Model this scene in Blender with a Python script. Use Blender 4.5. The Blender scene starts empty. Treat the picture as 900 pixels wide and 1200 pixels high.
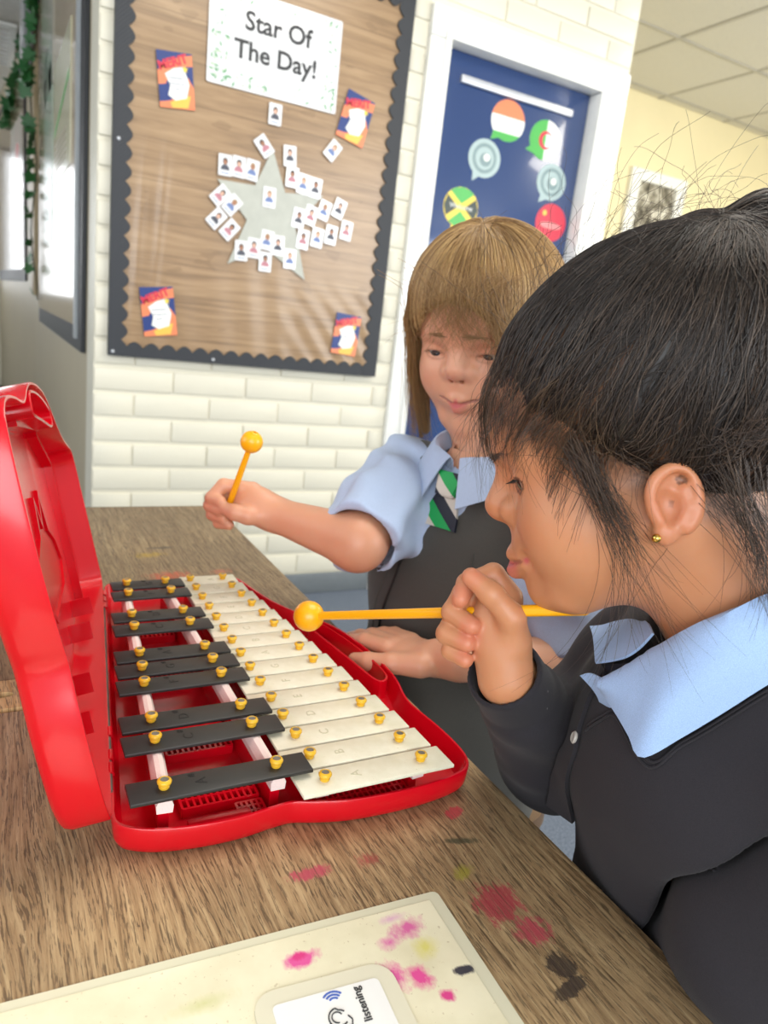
import bpy, bmesh, math, random
import numpy as np
from mathutils import Vector, Matrix
from mathutils.geometry import tessellate_polygon
PI = math.pi
random.seed(7); rng = np.random.default_rng(7)
S = bpy.context.scene
COL = S.collection

# ------------------------------------------------------------------ camera
CAMPOS = Vector((0.0, 0.0, 0.94)); FPX = 850.0
RC = np.array([[0.8801, 0.0156, -0.4745], [-0.4609, 0.2674, -0.8462], [0.1137, 0.9635, 0.2425]])
RC[:, 2] = RC[:, 2] / np.linalg.norm(RC[:, 2])
RC[:, 0] -= RC[:, 2] * (RC[:, 0] @ RC[:, 2]); RC[:, 0] /= np.linalg.norm(RC[:, 0])
RC[:, 1] = np.cross(RC[:, 2], RC[:, 0])
cam = bpy.data.cameras.new('camera'); camo = bpy.data.objects.new('camera', cam); COL.objects.link(camo)
m = Matrix([list(r) for r in RC]).to_4x4(); m.translation = CAMPOS; camo.matrix_world = m
cam.sensor_fit = 'VERTICAL'; cam.sensor_height = 9.8; cam.sensor_width = 7.35
cam.lens = 9.8 * FPX / 1200.0; cam.clip_start = 0.02; cam.clip_end = 60
cam.dof.use_dof = True; cam.dof.focus_distance = 0.48; cam.dof.aperture_fstop = 2.7
S.camera = camo
# ------------------------------------------------------------------ view, world, lights
S.view_settings.view_transform = 'Standard'; S.view_settings.look = 'None'
S.view_settings.gamma = 1.0; S.view_settings.exposure = 0.30; S.view_settings.use_curve_mapping = False
W = bpy.data.worlds.new('world'); S.world = W; W.use_nodes = True
bg = W.node_tree.nodes['Background']; bg.inputs[0].default_value = (0.93, 0.96, 1.0, 1); bg.inputs[1].default_value = 0.55

def area(name, loc, target, sx, sy, power, col):
    l = bpy.data.lights.new(name, 'AREA'); l.shape = 'RECTANGLE'; l.size = sx; l.size_y = sy
    l.energy = power; l.color = col
    o = bpy.data.objects.new(name, l); COL.objects.link(o); o.location = loc
    o.rotation_euler = (Vector(target) - Vector(loc)).to_track_quat('-Z', 'Y').to_euler()
    return o
area('window_daylight', (-0.9, -2.6, 1.75), (0.6, 1.2, 0.7), 3.2, 1.7, 95, (0.93, 0.97, 1.0))
area('side_window_daylight', (-2.7, 1.2, 1.7), (0.4, 0.7, 0.7), 2.4, 1.5, 26, (0.93, 0.97, 1.0))
area('back_wall_fill', (3.2, -1.6, 1.6), (0.8, 2.2, 0.9), 2.2, 1.5, 60, (0.95, 0.98, 1.0))  # unseen fill from behind right, added to brighten the back wall
area('ceiling_lamp_light', (0.9, 0.7, 2.44), (0.9, 0.7, 0.0), 1.2, 1.2, 22, (1.0, 0.95, 0.86))
area('hall_lamp_light', (3.6, 1.6, 2.44), (3.6, 1.9, 0.0), 1.2, 1.2, 34, (1.0, 0.95, 0.84))
area('hall_fill_light', (4.95, 0.9, 1.35), (3.0, 3.2, 1.9), 1.6, 1.4, 46, (1.0, 0.98, 0.93))  # unseen fill, added to lift the far wall and the tiled ceiling

# ------------------------------------------------------------------ helpers
def lin(h):
    h = h.lstrip('#'); v = [int(h[i:i + 2], 16) / 255 for i in (0, 2, 4)]
    return tuple((c / 12.92 if c <= .04045 else ((c + .055) / 1.055) ** 2.4) for c in v) + (1.0,)

class NT:
    """small node-building helper"""
    def __init__(s, name):
        s.m = bpy.data.materials.new(name); s.m.use_nodes = True; s.t = s.m.node_tree
        s.b = s.t.nodes['Principled BSDF']
    def n(s, typ, **kw):
        nd = s.t.nodes.new(typ)
        ins = kw.pop('ins', {})
        for k, v in kw.items(): setattr(nd, k, v)
        for k, v in ins.items(): s.set(nd.inputs[k], v)
        return nd
    def set(s, sock, v):
        if hasattr(v, 'is_output') or isinstance(v, bpy.types.NodeSocket): s.t.links.new(v, sock)
        elif isinstance(v, bpy.types.Node): s.t.links.new(v.outputs[0], sock)
        else: sock.default_value = v
    def P(s, **kw):
        for k, v in kw.items(): s.set(s.b.inputs[k.replace('_', ' ')], v)
        return s
    def math(s, op, a, b=0.0, clamp=False):
        nd = s.n('ShaderNodeMath', operation=op, use_clamp=clamp); s.set(nd.inputs[0], a); s.set(nd.inputs[1], b); return nd.outputs[0]
    def mix(s, f, a, b, bt='MIX'):
        nd = s.n('ShaderNodeMix', data_type='RGBA', blend_type=bt)
        s.set(nd.inputs[0], f); s.set(nd.inputs[6], a); s.set(nd.inputs[7], b); return nd.outputs[2]
    def ramp(s, f, stops):
        nd = s.n('ShaderNodeValToRGB'); s.set(nd.inputs[0], f); e = nd.color_ramp.elements
        while len(e) < len(stops): e.new(0.5)
        for el, (p, c) in zip(e, stops): el.position = p; el.color = c if len(c) == 4 else tuple(c) + (1,)
        return nd.outputs[0]
    def coord(s, kind='Object'): return s.n('ShaderNodeTexCoord').outputs[kind]
    def map(s, v, scale=(1, 1, 1), loc=(0, 0, 0), rot=(0, 0, 0)):
        return s.n('ShaderNodeMapping', ins={0: v, 'Scale': scale, 'Location': loc, 'Rotation': rot}).outputs[0]
    def noise(s, v, scale, detail=4, rough=.55, dist=0.0, out='Fac'):
        return s.n('ShaderNodeTexNoise', ins={'Vector': v, 'Scale': scale, 'Detail': detail, 'Roughness': rough, 'Distortion': dist}).outputs[out]
    def bump(s, h, strength=.3, dist=.002):
        nd = s.n('ShaderNodeBump', ins={'Height': h, 'Strength': strength, 'Distance': dist}); s.set(s.b.inputs['Normal'], nd.outputs[0]); return s
def BW(v): return (v, v, v, 1)

def plain(name, hexcol, rough=.5, noise=.06, bump=0.0, bscale=300, scale=25, **kw):
    k = NT(name); c = lin(hexcol); co = k.coord()
    f = k.noise(co, scale)
    a = tuple(x * (1 - noise) for x in c[:3]) + (1,); b = tuple(min(1, x * (1 + noise)) for x in c[:3]) + (1,)
    k.P(Base_Color=k.ramp(f, [(.3, a), (.7, b)]), Roughness=rough, **kw)
    if bump: k.bump(k.noise(co, bscale, 2), bump, .0006)
    return k.m

def link(name, me, parent=None, mats=()):
    o = bpy.data.objects.new(name, me); COL.objects.link(o)
    for mt in (mats if isinstance(mats, (list, tuple)) else [mats]): me.materials.append(mt)
    if parent: o.parent = parent
    return o
def mesh(name, v, f, mats=(), parent=None, smooth=False, fm=None):
    me = bpy.data.meshes.new(name); me.from_pydata([tuple(x) for x in v], [], [tuple(x) for x in f]); me.update()
    o = link(name, me, parent, mats)
    if smooth is not False:
        me.polygons.foreach_set('use_smooth', [True] * len(me.polygons))
        if smooth is not True: me.set_sharp_from_angle(angle=smooth)
    if fm is not None: me.polygons.foreach_set('material_index', fm)
    return o
def frombm(name, bm, mats=(), parent=None, smooth=None):
    bmesh.ops.recalc_face_normals(bm, faces=bm.faces)
    me = bpy.data.meshes.new(name); bm.to_mesh(me); bm.free()
    o = link(name, me, parent, mats)
    if smooth: 
        me.polygons.foreach_set('use_smooth', [True] * len(me.polygons)); me.set_sharp_from_angle(angle=smooth)
    return o
def bbox(bm, lo, hi, bev=0.0, mi=0, seg=2):
    r = bmesh.ops.create_cube(bm, size=1)
    vs = r['verts']; s = [h - l for l, h in zip(lo, hi)]; c = [(h + l) / 2 for l, h in zip(lo, hi)]
    for v in vs: v.co = Vector((v.co.x * s[0] + c[0], v.co.y * s[1] + c[1], v.co.z * s[2] + c[2]))
    fs = list({f for v in vs for f in v.link_faces})
    for f in fs: f.material_index = mi
    if bev: bmesh.ops.bevel(bm, geom=list({e for f in fs for e in f.edges}), offset=bev, segments=seg, affect='EDGES', profile=.5)
def box(name, lo, hi, mat, parent=None, bev=0.0):
    bm = bmesh.new(); bbox(bm, lo, hi, bev); return frombm(name, bm, mat, parent, .6 if bev else None)
def poly(name, loops, z0, z1, mat, parent=None, bev=0.0):
    """prism over a 2D outline (first loop) with holes (further loops), between z0 and z1"""
    loops = [list(l) for l in loops]
    tri = tessellate_polygon([[Vector((p[0], p[1], 0)) for p in l] for l in loops])
    flat = [p for l in loops for p in l]; n = len(flat)
    v = [(p[0], p[1], z1) for p in flat] + [(p[0], p[1], z0) for p in flat]
    f = [t for t in tri] + [tuple(n + i for i in reversed(t)) for t in tri]
    k = 0
    for l in loops:
        L = len(l)
        for i in range(L): a, b = k + i, k + (i + 1) % L; f.append((a, b, n + b, n + a))
        k += L
    bm = bmesh.new(); vs = [bm.verts.new(p) for p in v]
    for t in f:
        try: bm.faces.new([vs[i] for i in t])
        except ValueError: pass
    if len(loops) == 1 and bev == 0: pass
    return frombm(name, bm, mat, parent, .5)
def tube(name, pts, rad, mat, parent=None, seg=8, caps=True):
    pts = [Vector(p) for p in pts]; n = len(pts)
    rad = rad if isinstance(rad, (list, tuple)) else [rad] * n
    v = []; f = []; up = None
    for i, p in enumerate(pts):
        t = (pts[min(i + 1, n - 1)] - pts[max(i - 1, 0)]).normalized()
        if up is None: up = t.orthogonal().normalized()
        up = (up - t * up.dot(t)).normalized(); s = t.cross(up)
        for k in range(seg):
            a = 2 * PI * k / seg; v.append(p + (up * math.cos(a) + s * math.sin(a)) * rad[i])
    for i in range(n - 1):
        for k in range(seg): f.append((i * seg + k, i * seg + (k + 1) % seg, (i + 1) * seg + (k + 1) % seg, (i + 1) * seg + k))
    if caps: f.append(tuple(range(seg))[::-1]); f.append(tuple((n - 1) * seg + k for k in range(seg)))
    return mesh(name, v, f, mat, parent, .9)
def lathe(name, prof, mat, parent=None, seg=20, fm=None):
    v = []; f = []; mi = []
    for r, z in prof:
        for k in range(seg): a = 2 * PI * k / seg; v.append((r * math.cos(a), r * math.sin(a), z))
    for i in range(len(prof) - 1):
        for k in range(seg):
            f.append((i * seg + k, i * seg + (k + 1) % seg, (i + 1) * seg + (k + 1) % seg, (i + 1) * seg + k)); mi.append(fm[i] if fm else 0)
    f.append(tuple(range(seg))[::-1]); mi.append(fm[0] if fm else 0)
    f.append(tuple((len(prof) - 1) * seg + k for k in range(seg))); mi.append(fm[-1] if fm else 0)
    return mesh(name, v, f, mat, parent, .7, mi)
def text(name, s, size, mat, parent=None, depth=.0006, align='CENTER', loc=(0, 0, 0), rot=(0, 0, 0), bold=0.0, xs=1.0):
    cu = bpy.data.curves.new(name, 'FONT'); cu.body = s; cu.size = size; cu.align_x = align; cu.align_y = 'CENTER'
    cu.extrude = depth / 2; cu.offset = bold; cu.resolution_u = 3
    t = bpy.data.objects.new(name + '_tmp', cu); COL.objects.link(t)
    me = bpy.data.meshes.new_from_object(t.evaluated_get(bpy.context.evaluated_depsgraph_get()))
    bpy.data.objects.remove(t); me.materials.clear(); me.name = name
    for v in me.vertices: v.co.x *= xs
    o = link(name, me, parent, mat); o.location = loc; o.rotation_euler = rot
    return o
def empty(name, loc=(0, 0, 0), rot=(0, 0, 0)):
    o = bpy.data.objects.new(name, None); o.empty_display_size = .05; COL.objects.link(o); o.location = loc; o.rotation_euler = rot; return o
def tag(o, label, cat, group=None):
    o['label'] = label; o['category'] = cat
    if group: o['group'] = group
    return o
def struct(o): o['kind'] = 'structure'; return o
def stuff(o): o['kind'] = 'stuff'; return o
def oval(cx, cy, rx, ry, n=24): return [(cx + rx * math.cos(2 * PI * i / n), cy + ry * math.sin(2 * PI * i / n)) for i in range(n)]
def rrect(x0, y0, x1, y1, r=.004, n=4):
    o = []
    for cx, cy, a0 in ((x1 - r, y1 - r, 0), (x0 + r, y1 - r, 90), (x0 + r, y0 + r, 180), (x1 - r, y0 + r, 270)):
        for i in range(n + 1): a = math.radians(a0 + 90 * i / n); o.append((cx + r * math.cos(a), cy + r * math.sin(a)))
    return o
def catmull(pts, per=6, closed=True):
    P = [np.array(p, float) for p in pts]; n = len(P); out = []
    for i in range(n if closed else n - 1):
        p0, p1, p2, p3 = (P[(i + j - 1) % n] if closed else P[min(max(i + j - 1, 0), n - 1)] for j in range(4))
        for k in range(per):
            t = k / per
            out.append(.5 * ((2 * p1) + (-p0 + p2) * t + (2 * p0 - 5 * p1 + 4 * p2 - p3) * t * t + (-p0 + 3 * p1 - 3 * p2 + p3) * t ** 3))
    if not closed: out.append(P[-1])
    return out
def inset(loop, d):
    L = [np.array(p) for p in loop]; n = len(L); area2 = sum(L[i][0] * L[(i + 1) % n][1] - L[(i + 1) % n][0] * L[i][1] for i in range(n))
    sg = 1 if area2 > 0 else -1; out = []
    for i in range(n):
        t = L[(i + 1) % n] - L[i - 1]; t = t / (np.linalg.norm(t) + 1e-12); out.append(L[i] + sg * d * np.array([-t[1], t[0]]))
    return out
ON_BACK = (PI / 2, 0, 0)          # local x right, y up, z out of the back wall
ON_LEFT = (PI / 2, 0, -PI / 2)    # same for the left wall
# ------------------------------------------------------------------ materials of the room
def paint_mat(name, hexc, rough=.45):
    k = NT(name); co = k.coord(); c = lin(hexc)
    n1 = k.noise(co, 3.0, 5); n2 = k.noise(co, 60, 4)
    col = k.ramp(n1, [(.3, tuple(x * .94 for x in c[:3])), (.7, c)])
    k.P(Base_Color=col, Roughness=rough); k.bump(n2, .35, .0015); return k.m
M_cream = paint_mat('cream_wall_paint', '#E4DFCC')
M_far = paint_mat('pale_yellow_wall_paint', '#E9DDB4')
M_white = plain('white_gloss_paint', '#EDEDE8', .25, .03)
M_black = plain('black_border_card', '#23262B', .55, .1)
M_corr = None
def corr():
    k = NT('black_corrugated_card'); co = k.coord()
    w = k.n('ShaderNodeTexWave', wave_type='BANDS', bands_direction='DIAGONAL', ins={'Vector': co, 'Scale': 60.0}).outputs['Fac']
    k.P(Base_Color=lin('#2A2D33'), Roughness=.5); k.bump(w, .5, .001); return k.m
M_corr = corr()
def carpet():
    k = NT('blue_grey_carpet'); co = k.coord(); n = k.noise(co, 220, 3)
    k.P(Base_Color=k.ramp(n, [(.3, lin('#4C5666')), (.7, lin('#76808F'))]), Roughness=.95); k.bump(n, .6, .003); return k.m
def tile_mat():
    k = NT('ceiling_tile_fibre'); co = k.coord(); n = k.noise(co, 180, 5, .7)
    k.P(Base_Color=k.ramp(n, [(.32, lin('#BDBAB0')), (.45, lin('#DAD7CD'))]), Roughness=.9); k.bump(n, .3, .001); return k.m
# ------------------------------------------------------------------ room shell
YW = 2.256; CEIL = 2.5
fl = struct(box('floor', (-3.2, -3.0, -.06), (5.2, 8.2, 0), carpet()))
bm = bmesh.new(); bbox(bm, (.26, YW, 0), (1.2216, 2.42, CEIL)); bbox(bm, (1.2216, YW, 1.931), (2.07, 2.42, CEIL))
wb = struct(frombm('wall_back', bm, M_cream))
# painted bricks, only where the wall shows
bk = bmesh.new(); bbox(bk, (-.1055, -.004, -.0315), (.1055, .004, .0315), .0035)
b0 = frombm('brick', bk, M_cream, wb, .7)
brick_me = b0.data; COL.objects.unlink(b0); bpy.data.objects.remove(b0)
def brick(x0, x1, z):
    o = bpy.data.objects.new('brick', brick_me); COL.objects.link(o); o.parent = wb
    o.location = ((x0 + x1) / 2, YW - random.uniform(.0005, .0025), z); o.scale = ((x1 - x0) / .211, 1, 1)
    o.rotation_euler = (random.uniform(-.006, .006), 0, random.uniform(-.006, .006))
for r in range(33):
    z = .037 + r * .075
    x = .26 + (0 if r % 2 else -.1125)
    while x < 2.06:
        a, b = max(x + .002, .262), x + .223
        lim = 1.2216 if z < 1.965 else 2.068
        b = min(b, lim - .002)
        if b - a > .03:
            hidden = a > .31 and b < 1.14 and .8 < z < 1.93
            if not hidden and not (z > 2.3): brick(a, b, z)
        x += .225
M_side = paint_mat('beige_side_wall_paint', '#BCB094')
struct(box('wall_left', (.26, 2.42, 0), (.46, 5.3, CEIL), M_side))
# the wall bends away beyond the near display
struct(mesh('wall_left_far', [(.26, 5.3, 0), (.09, 8.0, 0), (.3, 8.0, 0), (.46, 5.3, 0), (.26, 5.3, CEIL), (.09, 8.0, CEIL), (.3, 8.0, CEIL), (.46, 5.3, CEIL)],
     [(0, 1, 5, 4), (1, 2, 6, 5), (2, 3, 7, 6), (3, 0, 4, 7), (4, 5, 6, 7), (3, 2, 1, 0)], M_side))
struct(box('wall_right', (2.04, 2.42, 0), (2.07, 3.665, CEIL), M_far))
struct(box('wall_far', (1.9, 3.665, 0), (5.2, 3.8, CEIL), M_far))
struct(box('wall_east', (5.1, -3.0, 0), (5.2, 3.665, CEIL), M_far))
# skirting
M_skirt = plain('dark_skirting_paint', '#6E7478', .4)
struct(box('baseboard_back', (.262, YW - .016, 0), (1.22, YW - .0035, .075), M_skirt, None, .004))
# end wall of the room with a daylight window (mirrored in the shiny wall displays)
bm = bmesh.new(); bbox(bm, (-3.2, 8.0, 0), (.09, 8.1, .85)); bbox(bm, (-3.2, 8.0, 2.15), (.09, 8.1, CEIL)); bbox(bm, (-3.2, 8.0, .85), (-2.6, 8.1, 2.15)); bbox(bm, (.02, 8.0, .85), (.09, 8.1, 2.15))
struct(frombm('wall_end', bm, M_cream))
bm = bmesh.new()
for x in (-2.6, -1.75, -.9, -.03): bbox(bm, (x, 8.01, .85), (x + .05, 8.07, 2.15), .004)
for z in (.85, 2.1): bbox(bm, (-2.6, 8.01, z), (.02, 8.07, z + .05), .004)
win = struct(frombm('window_1', bm, M_white, None, .6))
k = NT('window_pane_glass'); k.P(Base_Color=(1, 1, 1, 1), Roughness=.02, Transmission_Weight=1.0, IOR=1.01)
box('pane', (-2.56, 8.035, .9), (-.02, 8.041, 2.1), k.m, win)
area('end_window_daylight', (-1.3, 8.25, 1.5), (-1.3, 0, 1.3), 2.4, 1.2, 20, (.95, .98, 1.0))
# ceiling of tiles on rails
ce = struct(box('ceiling', (-3.2, -3.0, CEIL + .004), (5.2, 8.2, CEIL + .08), plain('ceiling_void_board', '#C9C6BC', .9)))
M_tile = tile_mat(); tb = bmesh.new(); bbox(tb, (-.289, -.289, -.004), (.289, .289, .006), .003, 0, 1)
t0 = frombm('ceiling_tile', tb, M_tile, ce); tile_me = t0.data; bpy.data.objects.remove(t0)
for i in range(-4, 4):
    for j in range(-2, 2):
        x, y = 3.33 + .6 * i, 2.69 + .6 * j
        hi = y + .3
        if x + .3 > 5.1: continue
        if x - .3 < 2.07 and y + .3 > 2.3 and x < 2.07: continue
        o = bpy.data.objects.new('ceiling_tile', tile_me); COL.objects.link(o); o.parent = ce; o.location = (x, y, CEIL)
o = bpy.data.objects.new('ceiling_tile', tile_me)
for i in range(-1, 4):
    x = 3.33 + .6 * i
    if x + .3 > 5.1: continue
    o = bpy.data.objects.new('ceiling_tile', tile_me); COL.objects.link(o); o.parent = ce; o.location = (x, 3.63, CEIL); o.scale = (1, .1, 1)
M_rail = plain('ceiling_rail_metal', '#B4B1A8', .4)
for i in range(-4, 5):
    x = 3.03 + .6 * i; box('ceiling_rail', (x - .011, 1.19 if x > 2.1 else 1.19, CEIL - .008), (x + .011, 3.66 if x > 2.1 else 2.25, CEIL - .003), M_rail, ce)
for j in range(-2, 3):
    y = 2.39 + .6 * (j); y = 2.99 + .6 * (j - 1)
    box('ceiling_rail', (2.08 if y > 2.25 else .5, y - .011, CEIL - .0085), (5.09, y + .011, CEIL - .0035), M_rail, ce)
# ------------------------------------------------------------------ door
M_door = NT('blue_gloss_door_paint'); M_door.P(Base_Color=lin('#2A4374'), Roughness=.2, Coat_Weight=1.0, Coat_Roughness=.05)
M_door.bump(M_door.noise(M_door.coord(), 6, 3), .12, .004); M_door = M_door.m
dr = struct(box('door_1', (1.2975, 2.285, .01), (1.932, 2.33, 1.8425), M_door, None, .003))
bm = bmesh.new()
for lo, hi in (((1.2216, YW - .022, 0), (1.297, 2.33, 1.8425)), ((1.933, YW - .022, 0), (2.062, 2.33, 1.8425)), ((1.2216, YW - .022, 1.843), (2.062, 2.33, 1.93))): bbox(bm, lo, hi, .004)
struct(frombm('trim_door', bm, M_white, None, .6))
bm = bmesh.new()
for lo, hi in (((1.274, YW - .03, 0), (1.2965, YW - .02, 1.866)), ((1.9335, YW - .03, 0), (1.956, YW - .02, 1.866)), ((1.2965, YW - .03, 1.8435), (1.9335, YW - .02, 1.866))): bbox(bm, lo, hi, .003)
struct(frombm('trim_door_bead', bm, M_white, None, .6))
M_alu = plain('pale_metal_strip', '#C9CCD2', .35, .04, Metallic=.4)
box('door_strip', (1.375, 2.272, 1.752), (1.855, 2.2855, 1.776), M_alu, dr, .003)
box('door_panel_lip', (1.30, 2.281, 1.0), (1.318, 2.2855, 1.83), M_door, dr)
# speech-bubble stickers
def bubble(cx, cz, r, tail):
    pts = []
    for i in range(28):
        a = 2 * PI * i / 28; pts.append((r * 1.08 * math.cos(a), r * math.sin(a)))
    ta = math.radians(tail); k = min(range(28), key=lambda i: abs((2 * PI * i / 28 - ta + PI) % (2 * PI) - PI))
    pts[k] = (1.42 * r * math.cos(ta - .12), 1.42 * r * math.sin(ta - .12)); return pts
def flatm(name, hexc, rough=.35, **kw): return plain(name, hexc, rough, .03, **kw)
F = {n: flatm('print_' + n, h) for n, h in dict(orange='#E8855A', white='#EDEEE8', green='#4CB050', red='#D8324A', yellow='#EED24A', dark='#2D3A34', navy='#233A7A', silver='#A9BDBD', silver_dark='#7E9496', gold='#E6BE52', pink='#E58A8A', blue='#3F62B8', black='#18181C').items()}
def clip(pts, a, b):
    """part of polygon on the left of line a->b"""
    out = []; n = len(pts)
    s = lambda p: (b[0] - a[0]) * (p[1] - a[1]) - (b[1] - a[1]) * (p[0] - a[0])
    for i in range(n):
        p, q = pts[i], pts[(i + 1) % n]; sp, sq = s(p), s(q)
        if sp >= 0: out.append(p)
        if sp * sq < 0: t = sp / (sp - sq); out.append((p[0] + t * (q[0] - p[0]), p[1] + t * (q[1] - p[1])))
    return out
def sticker(name, x, z, r, tail, label, base, layers, roll=0, words=None):
    e = empty(name, (x, 2.2849, z), (PI / 2, roll, 0)); tag(e, label, 'sticker', 'speech bubble stickers on the blue door')
    o = bubble(0, 0, r, tail)
    poly('backing', [o], 0, .0008, F[base], e)
    zz = .0008
    for c, pl in layers:
        q = o
        if callable(pl): q = pl(o)
        else: q = pl
        if len(q) > 2: poly('print', [q], zz, zz + .0003, F[c], e); zz += .0003
    if words: text('lettering', words, r * .36, F['white'], e, .0004, loc=(0, r * .02, zz + .0003))
    return e
R1 = .066
sticker('door_sticker', 1.588, 1.683, R1, 235, 'orange, white and green speech bubble sticker, topmost on the blue door', 'white',
    [('orange', lambda o: clip(o, (-1, .012), (1, .012))), ('green', lambda o: clip(o, (1, -.04), (-1, -.04)))])
sticker('door_sticker', 1.760, 1.657, R1, 215, 'green and white speech bubble sticker with a red crescent', 'white',
    [('green', lambda o: clip(o, (0, -1), (0, 1))), ('red', [(.03 * math.cos(a), .03 * math.sin(a)) for a in np.linspace(.6, 5.7, 18)] + [(.008 + .022 * math.cos(a), .022 * math.sin(a)) for a in np.linspace(5.5, .8, 14)])])
for x, z, lab, tl in ((1.512, 1.548, 'silvery speech bubble sticker nearest the left side of the blue door', 250), (1.816, 1.527, 'silvery round speech bubble sticker nearest the right side of the blue door', 245)):
    sticker('door_sticker', x, z, .062, tl, lab, 'silver', [('silver_dark', oval(0, 0, .05, .048)), ('silver', oval(0, 0, .038, .036)), ('silver_dark', oval(.004, -.004, .024, .022)), ('white', oval(.008, .004, .013, .012))])
sticker('door_sticker', 1.442, 1.377, R1, 255, 'green and black speech bubble sticker with a yellow diagonal cross', 'yellow',
    [('green', [(-.048, .048), (0, .012), (.048, .048), (.03, .06), (0, .066), (-.03, .06)]), ('green', [(-.045, -.05), (0, -.012), (.045, -.05), (.02, -.063), (-.01, -.085), (-.018, -.064)]),
     ('dark', [(-.058, .034), (-.014, 0), (-.058, -.034), (-.07, 0)]), ('dark', [(.058, .034), (.07, 0), (.058, -.034), (.014, 0)])], 0, 'Welcome')
sticker('door_sticker', 1.842, 1.392, R1, 250, 'red speech bubble sticker, lowest on the blue door', 'red', [('gold', oval(-.035, .03, .010, .010, 10)), ('pink', oval(0, -.01, .05, .012))])
# ------------------------------------------------------------------ framed picture on the far wall
pf = empty('framed_picture', (3.75, 3.664, 1.885), ON_BACK); tag(pf, 'white framed black and white picture on the far cream wall', 'picture')
outer = rrect(-.245, -.2, .245, .2, .004); inner = rrect(-.165, -.15, .165, .135, .002)
poly('frame', [outer, inner], 0, .025, M_white, pf)
k = NT('grey_drawing_print'); co = k.coord(); n = k.noise(co, 14, 6, .7)
k.P(Base_Color=k.ramp(n, [(.38, lin('#2E2C28')), (.5, lin('#8D8778')), (.62, lin('#D8D4C6'))]), Roughness=.3)
poly('print', [rrect(-.167, -.152, .167, .137, .001)], .002, .008, k.m, pf)
# ------------------------------------------------------------------ the big display board
def wood_paper(name):
    k = NT(name); co = k.coord(); g = k.noise(k.map(co, (2.2, 30, 1)), 1.5, 8, .6, .6)
    col = k.ramp(g, [(.25, lin('#7A6044')), (.5, lin('#9C7E5C')), (.75, lin('#B29470'))])
    sep = k.n('ShaderNodeSeparateXYZ', ins={0: co}).outputs
    fr = k.math('FRACT', k.math('MULTIPLY', sep[1], 9.5)); ln = k.math('LESS_THAN', fr, .025)
    col = k.mix(k.math('MULTIPLY', ln, .45), col, lin('#5A4530'))
    kn = k.noise(k.map(co, (3, 6, 1)), 2.0, 2); col = k.mix(k.math('MULTIPLY', k.math('GREATER_THAN', kn, .66), .25), col, lin('#6A5034'))
    k.P(Base_Color=col, Roughness=.33, Coat_Weight=.35, Coat_Roughness=.2); return k.m
BX0, BX1, BZ0, BZ1 = .295, 1.152, .781, 1.95
board = empty('display_board', (0, YW - .0095, 0), ON_BACK); tag(board, 'large black bordered display board on the brick wall with brown wood-effect backing', 'display board')
box('backing_panel', (BX0, BZ0, 0), (BX1, BZ1, .012), M_black, board)
# wrinkled paper
nx, nz = 90, 120; px0, px1, pz0, pz1 = BX0 + .02, BX1 - .02, BZ0 + .015, BZ1 - .03
U, V = np.meshgrid(np.linspace(px0, px1, nx), np.linspace(pz0, pz1, nz))
a = np.clip((1.25 - V) / .5, 0, 1)
D = .0016 * np.sin((U * 62 + np.sin(V * 7) * 1.2) + 2 * V) * a * (.4 + .6 * np.sin(U * 9 + 1) ** 2)
D += .0022 * np.exp(-((U - .43 - .06 * (V - 1.2)) / .012) ** 2) * np.clip((1.45 - V) / .2, 0, 1) * np.clip((V - .85) / .2, 0, 1) + .0018 * np.exp(-((U - .375 - .05 * (V - 1.2)) / .010) ** 2) * np.clip((1.4 - V) / .2, 0, 1)
D += .0018 * np.sin((U + V) * 85 + 2 * np.sin(V * 11)) * np.clip((U - .75) / .25, 0, 1) * np.clip((1.08 - V) / .2, 0, 1)
vs = np.stack([U, V, .0155 + D], -1).reshape(-1, 3)
ii = np.arange(nx * nz).reshape(nz, nx); fs = np.stack([ii[:-1, :-1], ii[:-1, 1:], ii[1:, 1:], ii[1:, :-1]], -1).reshape(-1, 4)
mesh('backing_paper', vs, fs, wood_paper('wood_effect_paper'), board, True)
def scallop(n, length, depth, base):
    pts = [(0, base), (0, 0), (length, 0), (length, base)]
    top = []
    for i in range(n):
        for j in range(7):
            t = 1 - (i + j / 7) / n; ph = j / 7
            top.append((t * length, base + depth * math.sin(PI * ph)))
    return [(0, 0), (length, 0)] + top
def border(n, length, loc, rot, base=.045):
    o = poly('scalloped_border', [scallop(n, length, .017, base)], .0135, .021, M_corr, board); o.location = loc; o.rotation_euler = (0, 0, rot)
w, h = BX1 - BX0, BZ1 - BZ0
border(18, w, (BX0, BZ0, 0), 0, .026); border(18, w, (BX1, BZ1, 0), PI, .056)
border(25, h, (BX1, BZ0, .0003), PI / 2, .036); border(25, h, (BX0, BZ1, .0003), -PI / 2, .034)
for x, z in ((BX0 + .012, BZ0 + .012), (BX0 + .3, BZ0 + .012), (BX0 + .015, 1.35)):
    o = lathe('pin_head', [(.004, 0), (.005, .002), (.003, .004)], M_alu, board, 10); o.location = (x, z, .021)
YB = YW - .0298
def onboard(name, x, z, roll=0.0, lift=0.0): return empty(name, (x, YB - lift, z), (PI / 2, -roll, 0))
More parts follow.
